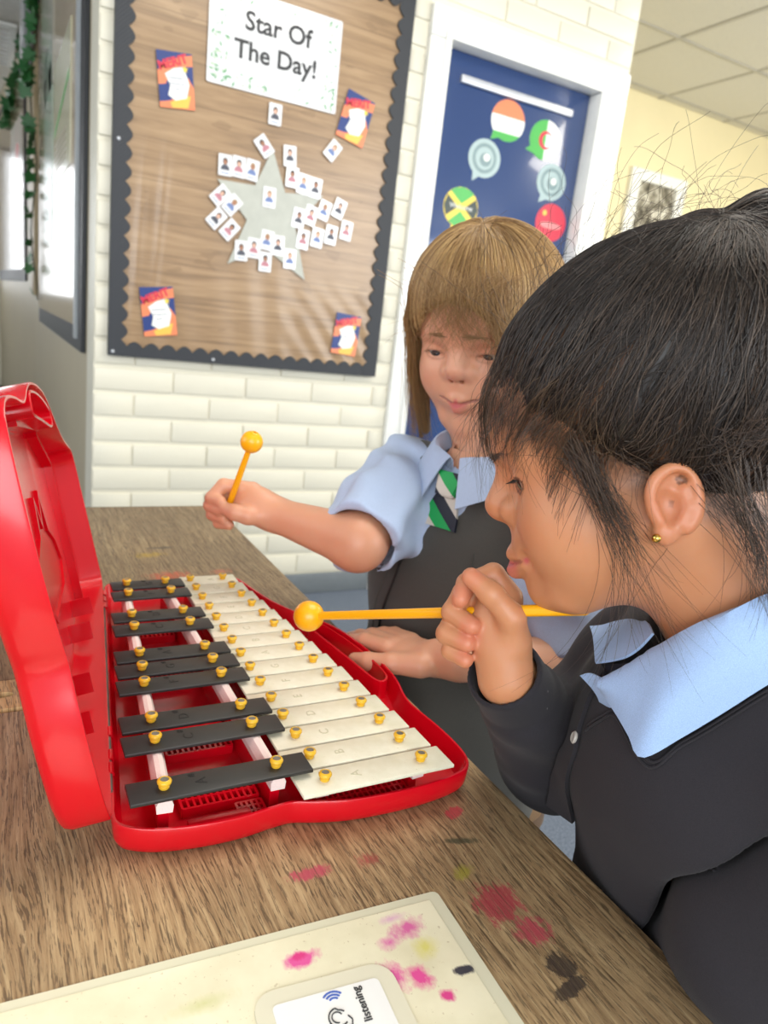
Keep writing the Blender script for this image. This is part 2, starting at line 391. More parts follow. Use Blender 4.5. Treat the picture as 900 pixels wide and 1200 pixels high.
# title poster
po = onboard('title_poster', .7265, 1.664, .005); tag(po, 'white poster reading Star Of The Day! with green leaf sprigs around its edge', 'poster')
M_lam = NT('white_laminated_paper'); M_lam.P(Base_Color=lin('#E9EAEC'), Roughness=.12, Coat_Weight=.6, Coat_Roughness=.06)
M_lam.bump(M_lam.noise(M_lam.coord(), 9, 2), .15, .006); M_lam = M_lam.m
poly('sheet', [rrect(-.194, -.121, .194, .125, .006)], 0, .0012, M_lam, po)
M_ink = flatm('black_print_ink', '#26272B', .4)
text('lettering', 'Star Of', .066, M_ink, po, .0005, loc=(.003, .052, .0016), bold=.0016); text('lettering', 'The Day!', .066, M_ink, po, .0005, loc=(.002, -.022, .0016), bold=.0016)
M_leaf = [flatm('leaf_print_green', '#5E9A6A'), flatm('leaf_print_pale', '#B9CDB4'), flatm('leaf_print_grey', '#C9D2CC')]
v = []; f = []; fm = []
for i in range(150):
    side = random.random()
    if side < .3: x, y = random.uniform(-.185, -.14), random.uniform(-.11, .115)
    elif side < .6: x, y = random.uniform(.145, .185), random.uniform(-.11, .115)
    elif side < .82: x, y = random.uniform(-.18, .18), random.uniform(-.112, -.08)
    else: x, y = random.uniform(-.18, .18), random.uniform(.098, .118)
    a = random.uniform(0, 2 * PI); L = random.uniform(.006, .011); c, s = math.cos(a), math.sin(a); b = len(v)
    for t, u in ((-1, 0), (0, .32), (1, 0), (0, -.32)): v.append((x + L * (t * c - u * s), y + L * (t * s + u * c), .0014 + i * 1e-6))
    f.append((b, b + 3, b + 2, b + 1)); fm.append(random.choice([0, 0, 1, 1, 2]))
stuff(mesh('leaf_print', v, f, M_leaf, po, False, fm))
# merit certificates
def certificate(x, z, roll, s, label):
    e = onboard('merit_certificate', x, z, roll); tag(e, label, 'certificate', 'merit certificates on the display board')
    w, h = .047 * s, .068 * s; full = [(-w, -h), (w, -h), (w, h), (-w, h)]
    poly('sheet', [full], 0, .001, F['navy'], e)
    zz = [.001]
    def lay(c, p):
        poly('print', [p], zz[0], zz[0] + .0003, F[c], e); zz[0] += .0003
    lay('orange', [(-w, .3 * h), (-.5 * w, .62 * h), (.3 * w, .85 * h), (w, .95 * h), (w, .55 * h), (.2 * w, .5 * h), (-.3 * w, .2 * h), (-.6 * w, -.15 * h), (-w, -.2 * h)])
    lay('orange', [(-w, -h), (w, -h), (w, -.2 * h), (.7 * w, .15 * h), (.4 * w, -.5 * h), (-.5 * w, -.75 * h), (-w, -.8 * h)])
    lay('gold', [(-.3 * w, -.98 * h), (.6 * w, -.95 * h), (.8 * w, -.5 * h), (.3 * w, -.55 * h), (-.4 * w, -.8 * h)])
    lay('white', [(-.6 * w, .2 * h), (-.1 * w, .42 * h), (.45 * w, .5 * h), (.62 * w, .2 * h), (.75 * w, -.1 * h), (.55 * w, -.6 * h), (-.1 * w, -.72 * h), (-.5 * w, -.55 * h), (-.35 * w, -.2 * h)])
    lay('yellow', [(.55 * w + .2 * w * math.cos(PI / 2 + i * PI / 5) * (1 if i % 2 == 0 else .45), .42 * h + .2 * w * math.sin(PI / 2 + i * PI / 5) * (1 if i % 2 == 0 else .45)) for i in range(10)])
    text('lettering', 'MERIT', .030 * s, F['red'], e, .0004, loc=(-.12 * w, .62 * h, zz[0] + .0003), rot=(0, 0, .32), bold=.001)
    for yy, L in ((.08, .45), (-.12, .5), (-.3, .2)): poly('print', [[(-L * w, yy * h - .0008), (L * w, yy * h - .0008), (L * w, yy * h + .0008), (-L * w, yy * h + .0008)]], zz[0], zz[0] + .0002, F['navy'], e)
certificate(.4525, 1.523, .12, 1.0, 'orange and blue merit certificate left of the title poster')
certificate(.989, 1.547, -.22, 1.0, 'orange and blue merit certificate below the right corner of the title poster')
certificate(.4296, .9157, .14, 1.0, 'orange and blue merit certificate in the bottom left corner of the board')
certificate(1.0282, .9092, -.08, .95, 'orange and blue merit certificate in the bottom right corner of the board')
# the pale star with cut-out
sp = [(.7355, 1.412), (.783, 1.30), (.905, 1.312), (.822, 1.215), (.868, 1.06), (.735, 1.135), (.622, 1.075), (.672, 1.205), (.578, 1.30), (.690, 1.303)]
sx, sz = .738, 1.23
st = onboard('paper_star', sx, sz); tag(st, 'large pale grey paper star in the middle of the display board', 'star')
M_star = plain('pale_star_card', '#B4B6AC', .4, .06)
poly('sheet', [[(x - sx, z - sz) for x, z in sp]], 0, .0014, M_star, st)
# photo cards
hairm = [plain('photo_hair_brown', '#4A3328', .4), plain('photo_hair_black', '#221D1C', .4), plain('photo_hair_fair', '#9C7A50', .4)]
facem = [plain('photo_skin_pale', '#DDAF98', .4), plain('photo_skin_brown', '#A9765A', .4)]
jump = [plain('photo_jumper_grey', '#4A4C58', .4), plain('photo_jumper_blue', '#6C7FAE', .4), plain('photo_jumper_rose', '#B77B86', .4)]
def card(x, z, roll, label, i, wide=1.0):
    e = onboard('photo_card', x, z, roll, .0016 + (i % 4) * .0005); tag(e, label, 'photo card', 'photo cards around the paper star')
    poly('sheet', [rrect(-.0195 * wide, -.0285, .0195 * wide, .0285, .002, 2)], 0, .001, M_lam, e)
    hm, fm_, jm = hairm[i * 7 % 3], facem[i * 5 % 2], jump[i * 11 % 3]
    poly('print', [[(-.013, -.013), (-.011, -.004), (-.005, .001), (.005, .001), (.011, -.004), (.013, -.013)]], .001, .0012, jm, e)
    poly('print', [oval(0, .010, .0075, .0095, 12)], .001, .0013, hm, e); poly('print', [oval(0, .0075, .005, .0065, 12)], .001, .0015, fm_, e)
    poly('print', [[(-.012, -.0215), (.012, -.0215), (.012, -.0195), (-.012, -.0195)]], .001, .0012, F['blue'], e)
    return e
CARDS = [(.7354, 1.5026, 0, 'photo card alone just under the title poster'), (.7087, 1.4127, -.75, 'tilted photo card leaning by the upper left of the star tip'),
 (.9229, 1.4448, .6, 'tilted photo card under the upper right certificate'),
 (.598, 1.34, .02, 'photo card first on the left above the star left arm'), (.638, 1.343, -.05, 'photo card in the middle of three above the star left arm'), (.678, 1.342, -.1, 'photo card nearest the star tip of three above the left arm'),
 (.7889, 1.402, .08, 'photo card touching the right flank of the star tip, upper of two'), (.8005, 1.346, -.02, 'photo card touching the right flank of the star tip, lower of two'),
 (.8378, 1.334, -.1, 'photo card on the star right arm, nearer the tip'), (.8775, 1.33, -.08, 'photo card at the very end of the star right arm'),
 (.589, 1.258, .75, 'slanted photo card at the end of the star left arm'), (.625, 1.238, .7, 'slanted photo card right below the star left arm'),
 (.582, 1.195, .72, 'slanted photo card lowest on the far left of the star'), (.622, 1.17, .7, 'slanted photo card left of the brown notch of the star'),
 (.7349, 1.2777, 0, 'photo card in the centre of the pale star'),
 (.660, 1.117, .03, 'photo card with dark jumper at the star lower left point'), (.698, 1.13, -.03, 'photo card second from the left at the foot of the star'), (.737, 1.158, -.1, 'photo card highest at the foot of the star'),
 (.7722, 1.148, 0, 'photo card between the two star feet on the right'), (.7356, 1.096, 0, 'photo card lowest between the two star feet'), (.8135, 1.115, 0, 'photo card on the star lower right foot'),
 (.832, 1.236, -.12, 'photo card first on the left in the upper row right of the star'), (.870, 1.25, -.22, 'photo card second from the left in the upper row right of the star'), (.912, 1.272, -.25, 'photo card third from the left in the upper row right of the star'), (.962, 1.285, -.3, 'photo card last on the right in the upper row right of the star'),
 (.851, 1.178, -.08, 'photo card first on the left in the lower row right of the star'), (.897, 1.19, -.12, 'photo card second from the left in the lower row right of the star'), (.942, 1.205, -.1, 'photo card third from the left in the lower row right of the star'), (.9928, 1.226, -.12, 'photo card last on the right in the lower row right of the star')]
for i, (x, z, r, lab) in enumerate(CARDS): card(x, z, -r if abs(r) > .5 else r, lab, i)
# ------------------------------------------------------------------ displays, clock and ivy on the left wall
def film(name, cols, rough=.06):
    k = NT(name); co = k.coord(); n = k.noise(k.map(co, (1.2, 1.0, 1)), 1.6, 2)
    k.P(Base_Color=k.ramp(n, [(.35, lin(cols[0])), (.65, lin(cols[1]))]), Roughness=rough + .12, Coat_Weight=.45, Coat_Roughness=.10)
    k.bump(k.noise(co, 5, 2), .1, .01); return k.m
XL = .26
d2 = empty('wall_display', (XL - .002, 3.55, 0), ON_LEFT); tag(d2, 'shiny laminated display with black border on the side wall left of the big board', 'display board')
dx = 1.10
box('backing_panel', (-dx, .765, 0), (dx, 2.35, .012), M_black, d2)
box('display_film', (-dx + .05, .84, .012), (dx - .16, 2.30, .0155), film('brown_display_film', ('#A88F6A', '#C0A988')), d2)
box('corrugated_border', (dx - .17, .80, .012), (dx - .11, 2.33, .02), plain('pale_corrugated_card', '#A3A8AA', .5), d2)
for (a, b, c, d), col, nm in (((.05, 1.35, .75, 1.78), '#D3D0AE', 'notice_sheet'), ((-.55, 1.15, -.05, 1.95), '#A9BFAE', 'notice_sheet'), ((-.75, 1.75, .0, 2.25), '#B9B6A8', 'notice_sheet')):
    box(nm, (a, b, .0155), (c, d, .018), film('notice_film_' + col[1:], (col, col), .12), d2)
poly('print', [[(.08, 1.52), (.7, 1.62), (.7, 1.645), (.08, 1.545)]], .018, .0184, F['green'], d2)
for i in range(5): poly('print', [[(.12, 1.48 - i * .022), (.6, 1.48 - i * .022), (.6, 1.49 - i * .022), (.12, 1.49 - i * .022)]], .018, .0184, plain('faint_print', '#A79A84'), d2)
ang = math.atan2(.17, 2.7)
d3 = empty('wall_display', (.2, 6.25, 0), (PI / 2, 0, -PI / 2 + ang)); tag(d3, 'brown wall display with white notices at the far left edge', 'display board')
box('backing_panel', (-1.6, .98, -.02), (.5, 2.35, .012), M_black, d3)
box('display_film', (-1.58, 1.06, .012), (.46, 2.30, .0155), film('brown_display_film_far', ('#7C6652', '#92795F')), d3)
for (a, b, c, d) in ((-.35, 1.62, .40, 2.05), (-.35, 1.1, .40, 1.58)):
    box('notice_sheet', (a, b, .0155), (c, d, .018), film('white_notice_film', ('#DDD9D2', '#E4D0CC'), .12), d3)
poly('print', [oval(.1, 1.85, .12, .05)], .018, .0184, F['pink'], d3)
struct(box('trim_1', (.235, 4.95, .9), (.262, 5.3, CEIL), plain('beige_post_paint', '#B8A583', .5), None, .004))
ck = empty('wall_clock', (.235, 5.12, 2.36), ON_LEFT); tag(ck, 'round grey plaque seen edge-on high on the left wall', 'plaque')
o = lathe('rim', [(.25, 0), (.27, .01), (.27, .04), (.25, .05)], plain('grey_plastic_rim', '#8E9092', .3), ck, 32)
o = lathe('face', [(.245, .045), (.24, .054)], plain('pale_plaque_face', '#C6C8CA', .2), ck, 32)
# ivy garland
iv = empty('ivy_garland', (.22, 4.62, 0)); tag(iv, 'dark green artificial ivy garland hanging down the left wall display', 'garland')
M_ivy = plain('ivy_leaf_green', '#2F6A35', .4, .3, scale=40); M_stem = plain('ivy_stem_brown', '#4A4A36', .7)
path = [(.015 * math.sin(z * 9), .04 * math.sin(z * 5), z) for z in np.linspace(2.45, .88, 40)]
tube('stem', path, .004, M_stem, iv, 5)
leafp = [(0, 0), (.30, -.12), (.55, .1), (.38, .3), (.62, .62), (.24, .58), (0, 1.0), (-.24, .58), (-.62, .62), (-.38, .3), (-.55, .1), (-.30, -.12)]
lv = [(x, y, .06 * abs(x)) for x, y in leafp] + [(x, y, .06 * abs(x) - .03) for x, y in leafp]
lf = [tuple(range(12)), tuple(range(23, 11, -1))] + [(i, (i + 1) % 12, 12 + (i + 1) % 12, 12 + i) for i in range(12)]
l0 = mesh('leaf', lv, lf, M_ivy, iv); leaf_me = l0.data; bpy.data.objects.remove(l0)
def leaf(par, p, s):
    o = bpy.data.objects.new('leaf', leaf_me); COL.objects.link(o); o.parent = par; o.location = p; o.scale = (s, s, s)
    o.rotation_euler = (random.uniform(.6, 2.2), random.uniform(-.6, .6), random.uniform(0, 6.3))
for i in range(58):
    z = random.choice([random.uniform(1.9, 2.45), random.uniform(.9, 2.45)]); leaf(iv, (.015 * math.sin(z * 9) - .02, .04 * math.sin(z * 5) + random.uniform(-.06, .06), z), random.uniform(.045, .075))
iv2 = empty('ivy_garland', (.1, 6.3, 0)); tag(iv2, 'ivy garland draped across the top of the far left display', 'garland')
tube('stem', [(.04 + .1 * t, -1.2 * t + .6, 2.15 + .42 * t * t) for t in np.linspace(0, 1, 16)], .005, M_stem, iv2, 5)
for i in range(30):
    t = random.random(); leaf(iv2, (.03 + .1 * t, -1.2 * t + .6 + random.uniform(-.05, .05), 2.15 + .42 * t * t + random.uniform(-.06, .04)), random.uniform(.07, .11))
iv3 = empty('ivy_sprig', (.243, 3.05, 2.22)); tag(iv3, 'small green ivy sprig hanging over the top of the shiny left display', 'ivy')
tube('stem', [(0, 0, .16), (-.006, .02, .08), (-.004, 0, 0)], .004, M_stem, iv3, 5)
for i in range(9): leaf(iv3, (-.012, random.uniform(-.06, .06), random.uniform(-.09, .14)), random.uniform(.06, .09))
# ceiling vent
cv = empty('ceiling_vent', (-.12, 6.15, CEIL)); tag(cv, 'pale louvred vent in the ceiling at the top left corner', 'vent')
bm = bmesh.new(); bbox(bm, (-.3, -.5, -.02), (.3, -.46, -.002)); bbox(bm, (-.3, .46, -.02), (.3, .5, -.002)); bbox(bm, (-.3, -.46, -.02), (-.26, .46, -.002)); bbox(bm, (.26, -.46, -.02), (.3, .46, -.002))
frombm('frame', bm, M_white, cv)
for i in range(9): box('slat', (-.26, -.43 + i * .1, -.016), (.26, -.39 + i * .1, -.006), M_white, cv)
# ------------------------------------------------------------------ table
def wood_table(name, dark, mid, light, stains):
    k = NT(name); geo = k.n('ShaderNodeNewGeometry').outputs['Position']
        # growth-ring figure: distorted bands running along the board
    dist = k.n('ShaderNodeVectorMath', operation='MULTIPLY_ADD', ins={0: k.noise(k.map(geo, (3, .9, 1)), 2.4, 3, out='Color'), 1: (.055, .04, 0), 2: geo}).outputs[0]
    g1 = k.noise(k.map(dist, (210, 6.0, 1)), 1.5, 6, .72)
    g2 = k.noise(k.map(dist, (820, 56, 1)), 1.0, 3, .6)
    g3 = k.noise(k.map(geo, (800, 70, 1)), 1.0, 2, .5)
    col = k.ramp(g1, [(.33, lin(dark)), (.47, lin(mid)), (.64, lin(light))])
    pores = k.ramp(g2, [(.41, BW(1)), (.45, BW(0))])
    col = k.mix(k.math('MULTIPLY', pores, .66), col, lin('#4A3A28'))
    col = k.mix(k.math('MULTIPLY', k.ramp(g3, [(.3, BW(1)), (.42, BW(0))]), .4), col, lin('#3A2D20'))
    grime = k.noise(geo, 9, 5); col = k.mix(k.math('MULTIPLY', k.ramp(grime, [(.42, BW(0)), (.7, BW(1))]), .35), col, lin('#4B3F31'))
    for (cx, cy, rx, ry, rot, hexc, sc, th, amt) in stains:
        loc = k.n('ShaderNodeMapping', vector_type='TEXTURE', ins={0: geo, 'Location': (cx, cy, .6), 'Rotation': (0, 0, rot), 'Scale': (rx, ry, 1)}).outputs[0]
        d = k.n('ShaderNodeVectorMath', operation='LENGTH', ins={0: loc}).outputs['Value']
        fall = k.math('SUBTRACT', 1.0, d, True)
        nz = k.noise(k.map(geo, (1.5, .5, 1)), sc * 1.7, 6, .8)
        mask = k.math('MULTIPLY', k.math('MULTIPLY', k.math('SUBTRACT', k.math('ADD', k.math('MULTIPLY', fall, .62), nz), th, True), amt * 3.0, True), .82)
        mask = k.math('MULTIPLY', mask, k.math('SUBTRACT', 1.0, k.math('MULTIPLY', pores, .5)))
        col = k.mix(mask, col, lin(hexc))
    k.P(Base_Color=col, Roughness=k.ramp(g1, [(.3, BW(.62)), (.7, BW(.42))]))
    h = k.math('SUBTRACT', g1, k.math('MULTIPLY', pores, .5)); k.bump(h, .4, .0016)
    return k.m
STN = [(.276, .288, .034, .030, .3, '#B5324A', 90, .78, 3.2), (.283, .262, .024, .022, .2, '#C23A58', 110, .80, 3.0), (.298, .372, .016, .008, .5, '#C02C48', 70, .70, 3.0),
       (.175, .352, .03, .011, 0, '#C44463', 120, .78, 2.4), (.283, .236, .016, .016, .3, '#231F26', 150, .74, 4.0), (.278, .222, .018, .006, .2, '#231F26', 90, .62, 4.0),
       (.27, .318, .02, .012, .4, '#A9A23A', 80, .80, 1.6), (.285, .345, .035, .008, -.3, '#3F4B36', 80, .84, 1.8), (.215, .35, .03, .02, 0, '#B04A4A', 140, .92, 2.0),
       (.20, .90, .07, .045, .2, '#B5533A', 60, .83, 1.8), (.19, .99, .06, .03, 0, '#A98C3C', 50, .86, 1.8), (.21, 1.02, .05, .012, 0, '#3E3A33', 60, .8, 1.5), (.27, .91, .05, .03, .2, '#B86A50', 70, .88, 1.4)]
M_near = wood_table('worn_oak_table_near', '#7F6545', '#AD9068', '#CBB186', STN)
M_farleaf = wood_table('worn_oak_table_far', '#6E5A44', '#8C765A', '#A28D6B', STN)
M_batten = wood_table('worn_oak_batten', '#A8824F', '#C9A471', '#DABB8A', [])
TX0, TX1 = -.75, .3527
tbl = empty('table', (-.2, .45, 0)); tag(tbl, 'old worn oak school table with paint stains, under the red glockenspiel case', 'table')
def tpart(name, lo, hi, mat, bev=.004):
    o = box(name, lo, hi, mat, None, bev); o.parent = tbl; o.location = (.2, -.45, 0); return o
tpart('tabletop_leaf', (TX0, -.32, .565), (TX1, .6105, .6), M_near, .006)
tpart('tabletop_leaf', (TX0, .6632, .565), (TX1 + .0005, 1.2525, .6), M_farleaf, .005)
# cross batten with a slotted dowel hole
slot = [(.0 + .011 * math.cos(a) * 1.25, .636 + .0055 * math.sin(a)) for a in np.linspace(0, 2 * PI, 18, endpoint=False)]
o = poly('cross_batten', [[(TX0, .612), (TX1, .612), (TX1, .662), (TX0, .662)], slot], .565, .6003, M_batten, tbl); o.location = (.2, -.45, 0)
tpart('support_board', (TX0 + .02, .58, .545), (TX1 - .03, .70, .565), M_batten, .002)
for lo, hi in (((TX0 + .05, -.27, .47), (TX1 - .06, -.245, .565)), ((TX0 + .05, 1.18, .47), (TX1 - .06, 1.205, .565)), ((TX1 - .085, -.245, .47), (TX1 - .06, 1.18, .545)), ((TX0 + .05, -.245, .47), (TX0 + .075, 1.18, .545))):
    tpart('apron', lo, hi, M_farleaf, .003)
for x in (TX0 + .06, TX1 - .12):
    for y in (-.26, 1.145): tpart('leg', (x, y, 0), (x + .05, y + .05, .47 if False else .565), M_farleaf, .006)
# ------------------------------------------------------------------ laminated sheet and listening card on the table
def paint_paper(name, base, stains, rough=.5):
    k = NT(name); geo = k.n('ShaderNodeNewGeometry').outputs['Position']
    n = k.noise(geo, 22, 5); col = k.ramp(n, [(.3, lin('#DDD6B4')), (.6, lin(base))])
    col = k.mix(k.math('MULTIPLY', k.math('GREATER_THAN', k.noise(geo, 420, 2), .70), .4), col, lin('#A58C5A'))
    for (cx, cy, rx, ry, rot, hexc, sc, th, amt) in stains:
        loc = k.n('ShaderNodeMapping', vector_type='TEXTURE', ins={0: geo, 'Location': (cx, cy, .6), 'Rotation': (0, 0, rot), 'Scale': (rx, ry, 1)}).outputs[0]
        d = k.n('ShaderNodeVectorMath', operation='LENGTH', ins={0: loc}).outputs['Value']
        nz = k.noise(k.map(geo, (1.0, .6, 1), rot=(0, 0, .5)), sc, 5, .7)
        mask = k.math('MULTIPLY', k.math('SUBTRACT', k.math('ADD', k.math('MULTIPLY', k.math('SUBTRACT', 1.0, d, True), .8), nz), th, True), amt, True)
        col = k.mix(mask, col, lin(hexc))
    k.P(Base_Color=col, Roughness=rough, Coat_Weight=.5, Coat_Roughness=.12); k.bump(k.noise(geo, 40, 3), .06, .002)
    return k.m
PST = [(.146, .2925, .016, .009, .1, '#E0509A', 120, .72, 3), (.145, .2945, .008, .005, .1, '#D8287E', 200, .74, 3), (.212, .2905, .02, .014, .2, '#D865A0', 110, .80, 2.6), (.196, .2845, .014, .010, .4, '#DA6FA8', 110, .82, 2.4),
       (.186, .263, .016, .018, .3, '#DE5C9E', 130, .78, 3), (.201, .2585, .013, .015, .4, '#DF4A95', 130, .76, 3), (.214, .2745, .016, .014, 0, '#DAD276', 70, .80, 2), (.210, .243, .007, .006, 0, '#DB3C8B', 160, .7, 3),
       (.226, .253, .010, .005, -.2, '#2E3340', 140, .70, 4), (.09, .2855, .04, .01, 0, '#C9C98A', 60, .86, 1.6), (.205, .2995, .02, .006, 0, '#DCA9C4', 100, .84, 1.6)]
sh = empty('laminated_sheet', (.07, .20, .6), (0, 0, -.052)); tag(sh, 'cream laminated sheet with pink paint smears at the front of the table', 'laminated sheet')
k = NT('clear_laminate_edge'); k.P(Base_Color=lin('#E2DEC2'), Roughness=.15, Transmission_Weight=.1, IOR=1.3)
poly('laminate_edge', [rrect(-.16, -.122, .1675, .1185, .004)], .0003, .0012, k.m, sh)
poly('paper', [rrect(-.154, -.116, .1595, .1125, .001)], .0012, .0016, paint_paper('paint_smeared_paper', '#EDE7C8', PST), sh)
# listening card, turned so that its words read up the picture
lc = empty('listening_card', (.139, .2275, .6018), (0, 0, 1.49)); tag(lc, 'small white card reading listening with an ear symbol, lying on the cream sheet', 'card')
k = NT('clear_card_laminate'); k.P(Base_Color=lin('#E9E4CB'), Roughness=.12, Transmission_Weight=.1, IOR=1.3)
poly('laminate_edge', [rrect(-.063, -.046, .0505, .031, .012, 6)], 0, .0006, k.m, lc)
poly('card_face', [rrect(-.055, -.0365, .0415, .022, .003)], .0006, .0010, plain('white_card_face', '#F0F0EC', .25, .02), lc)
text('lettering', 'listening', .0062, M_ink, lc, .0003, loc=(.0290, -.0228, .0012), bold=.00008)
def arc(cx, cy, r, a0, a1, w, n=14):
    A = np.linspace(math.radians(a0), math.radians(a1), n)
    return [(cx + (r + w) * math.cos(a), cy + (r + w) * math.sin(a)) for a in A] + [(cx + (r - w) * math.cos(a), cy + (r - w) * math.sin(a)) for a in A[::-1]]
for r in (.0030, .0048, .0066): poly('sound_wave', [arc(.0335, -.0095, r, -48, 48, .0005)], .0010, .00125, F['blue'], lc)
tube('ear_symbol', [(.0250 + .0055 * math.cos(a) * (1 if math.sin(a) > 0 else .8), -.0085 + .0050 * math.sin(a), .0012) for a in np.linspace(-.9, 3.9, 22)], .0004, M_ink, lc, 5)
tube('ear_symbol', [(.0255 + .0030 * math.cos(a), -.0080 + .0028 * math.sin(a), .0012) for a in np.linspace(-1.2, 3.2, 16)], .00035, M_ink, lc, 5)
tube('ear_symbol', [(.0250, -.0135, .0012), (.0225, -.0150, .0012), (.0195, -.0140, .0012), (.0190, -.0110, .0012)], .0004, M_ink, lc, 5)
# ------------------------------------------------------------------ glockenspiel
k = NT('red_case_plastic'); co = k.coord(); n = k.noise(co, 6, 3)
k.P(Base_Color=k.ramp(n, [(.3, lin('#C60016')), (.7, lin('#D6041C'))]), Roughness=.24, Coat_Weight=.25, Coat_Roughness=.12, Subsurface_Weight=.08, Subsurface_Radius=(.01, .002, .001))
k.bump(k.noise(co, 900, 2), .05, .0004); M_red = k.m
M_bw = NT('cream_bar_enamel'); co = M_bw.coord(); n = M_bw.noise(co, 60, 5)
M_bw.P(Base_Color=M_bw.mix(M_bw.math('GREATER_THAN', M_bw.noise(co, 500, 3, .7), .685), M_bw.ramp(n, [(.3, lin('#DDD8BE')), (.65, lin('#EBE7D2'))]), lin('#B9AC80')), Roughness=.38); M_bw = M_bw.m
M_bb = plain('black_bar_enamel', '#2A2A29', .42, .12)
M_gold = plain('yellow_plastic_washer', '#E2B22E', .3, .05); M_screw = plain('grey_screw_steel', '#8D8B84', .35, .05, Metallic=.8)
M_felt = plain('pinkish_white_felt', '#F0DCD6', .95, .05, .6, 900)
M_let_w = plain('pressed_letter_pale', '#C9C4A8', .5); M_let_b = plain('pressed_letter_black', '#161616', .6)
gk = empty('glockenspiel', (.19, .60, .6)); tag(gk, 'glockenspiel with black and cream bars in an open red carrying case on the table', 'glockenspiel')
GO = Vector((-.19, -.60, 0))
def gp(o): o.location = Vector(o.location) + GO if o.parent is gk else o.location; return o
OUT = [(.0632, .420), (.0655, .44), (.0775, .545), (.0925, .675), (.1075, .805), (.1105, .822), (.1155, .8305), (.128, .8335), (.16, .8345), (.20, .8345), (.24, .8335), (.256, .831), (.2655, .823), (.2695, .81), (.276, .778),
       (.2855, .742), (.3005, .708), (.3165, .683), (.3285, .655), (.3350, .62), (.3378, .58), (.3372, .55), (.3335, .527), (.3285, .509), (.3258, .493), (.3268, .475), (.3292, .452), (.3300, .425), (.3275, .404), (.3195, .391), (.303, .3850),
       (.275, .3815), (.245, .3812), (.215, .3838), (.192, .3895), (.178, .3940), (.165, .3935), (.14, .3905), (.112, .3915), (.088, .3960), (.0725, .403), (.0650, .4105)]
outline = [tuple(p) for p in catmull(OUT, 5)]
SLOT = [tuple(p) for p in catmull([(.3215, .5375), (.3155, .5435), (.3095, .592), (.3015, .655), (.3025, .672), (.3085, .6765), (.3150, .668), (.3245, .625), (.3295, .580), (.3290, .548)], 4)]
def shell(name, profile, parent, xf):
    """tray walls from (inset, height) rings; floor with the handle slot; xf maps (x,y,h) to its place"""
    v = []; f = []; L = len(outline); rings = []
    for d, h in profile:
        rings.append(len(v)); v += [(p[0], p[1], h) for p in (inset(outline, d) if d else outline)]
    for a, b in zip(rings[:-1], rings[1:]):
        for i in range(L): f.append((a + i, a + (i + 1) % L, b + (i + 1) % L, b + i))
    S_ = len(SLOT); so = []
    rim = max(h for d, h in profile); hf = profile[-1][1]; hb = profile[0][1]
    for d, h in ((-.0045, hf), (-.0026, hf + .004), (-.0022, rim - .001), (-.0012, rim), (0, rim - .0007), (.0, hb)):
        so.append(len(v)); v += [(p[0], p[1], h) for p in inset(SLOT, d)]
    for a, b in zip(so[:-1], so[1:]):
        for i in range(S_): f.append((a + i, b + i, b + (i + 1) % S_, a + (i + 1) % S_))
    def cap(ro, rs):
        lo = [Vector((v[ro + i][0], v[ro + i][1], 0)) for i in range(L)]; ls = [Vector((v[rs + i][0], v[rs + i][1], 0)) for i in range(S_)]
        for t in tessellate_polygon([lo, ls]): f.append(tuple((ro + i) if i < L else (rs + i - L) for i in t))
    cap(rings[-1], so[0]); cap(rings[0], so[-1])
    v = [xf(*p) for p in v]
    bm = bmesh.new(); vs = [bm.verts.new(p) for p in v]
    for q in f:
        try: bm.faces.new([vs[i] for i in q])
        except ValueError: pass
    return frombm(name, bm, M_red, parent, .6)
RIM = .022
PROF = [(.011, 0), (.0065, .0006), (.0028, .0035), (.0010, .008), (0, RIM - .001), (.0005, RIM), (.0022, RIM), (.0026, RIM - .001), (.0045, .009), (.0075, .0045), (.010, .004)]
idt = lambda x, y, h: (x, y, h)
tray = shell('case_tray', PROF, gk, idt); gp(tray)
# lid: same outline turned up about the hinge edge
HA = Vector((.0632, .413, RIM + .0005)); HB = Vector((.1085, .818, RIM + .0005)); he = (HB - HA).normalized(); hn = Vector((he.y, -he.x, 0)); hz = Vector((0, 0, 1))
ph = math.radians(103); hd = hn * math.cos(ph) + hz * math.sin(ph); hw = he.cross(hd)
LD = .030
def lidxf(x, y, h):
    p = Vector((x, y, 0)) - Vector((HA.x, HA.y, 0)); s = p.dot(he); t = p.dot(hn)
    return HA + he * s + hd * (t + .001) - hw * (LD - h)
PROFL = [(.011, 0), (.0065, .0006), (.0028, .0035), (.0010, .008), (0, LD - .001), (.0005, LD), (.0020, LD), (.0024, LD - .001), (.0040, .009), (.0065, .0035), (.010, .003)]
lid = shell('case_lid', PROFL, gk, lidxf); gp(lid)
lm = Matrix.Translation(GO)
def lidpart(name, loops, h0, h1, parent=None):
    loops = [list(l) for l in loops]
    o = poly(name, loops, h0, h1, M_red, None)
    for vv in o.data.vertices: vv.co = lidxf(*vv.co)
    o.parent = lid; return o
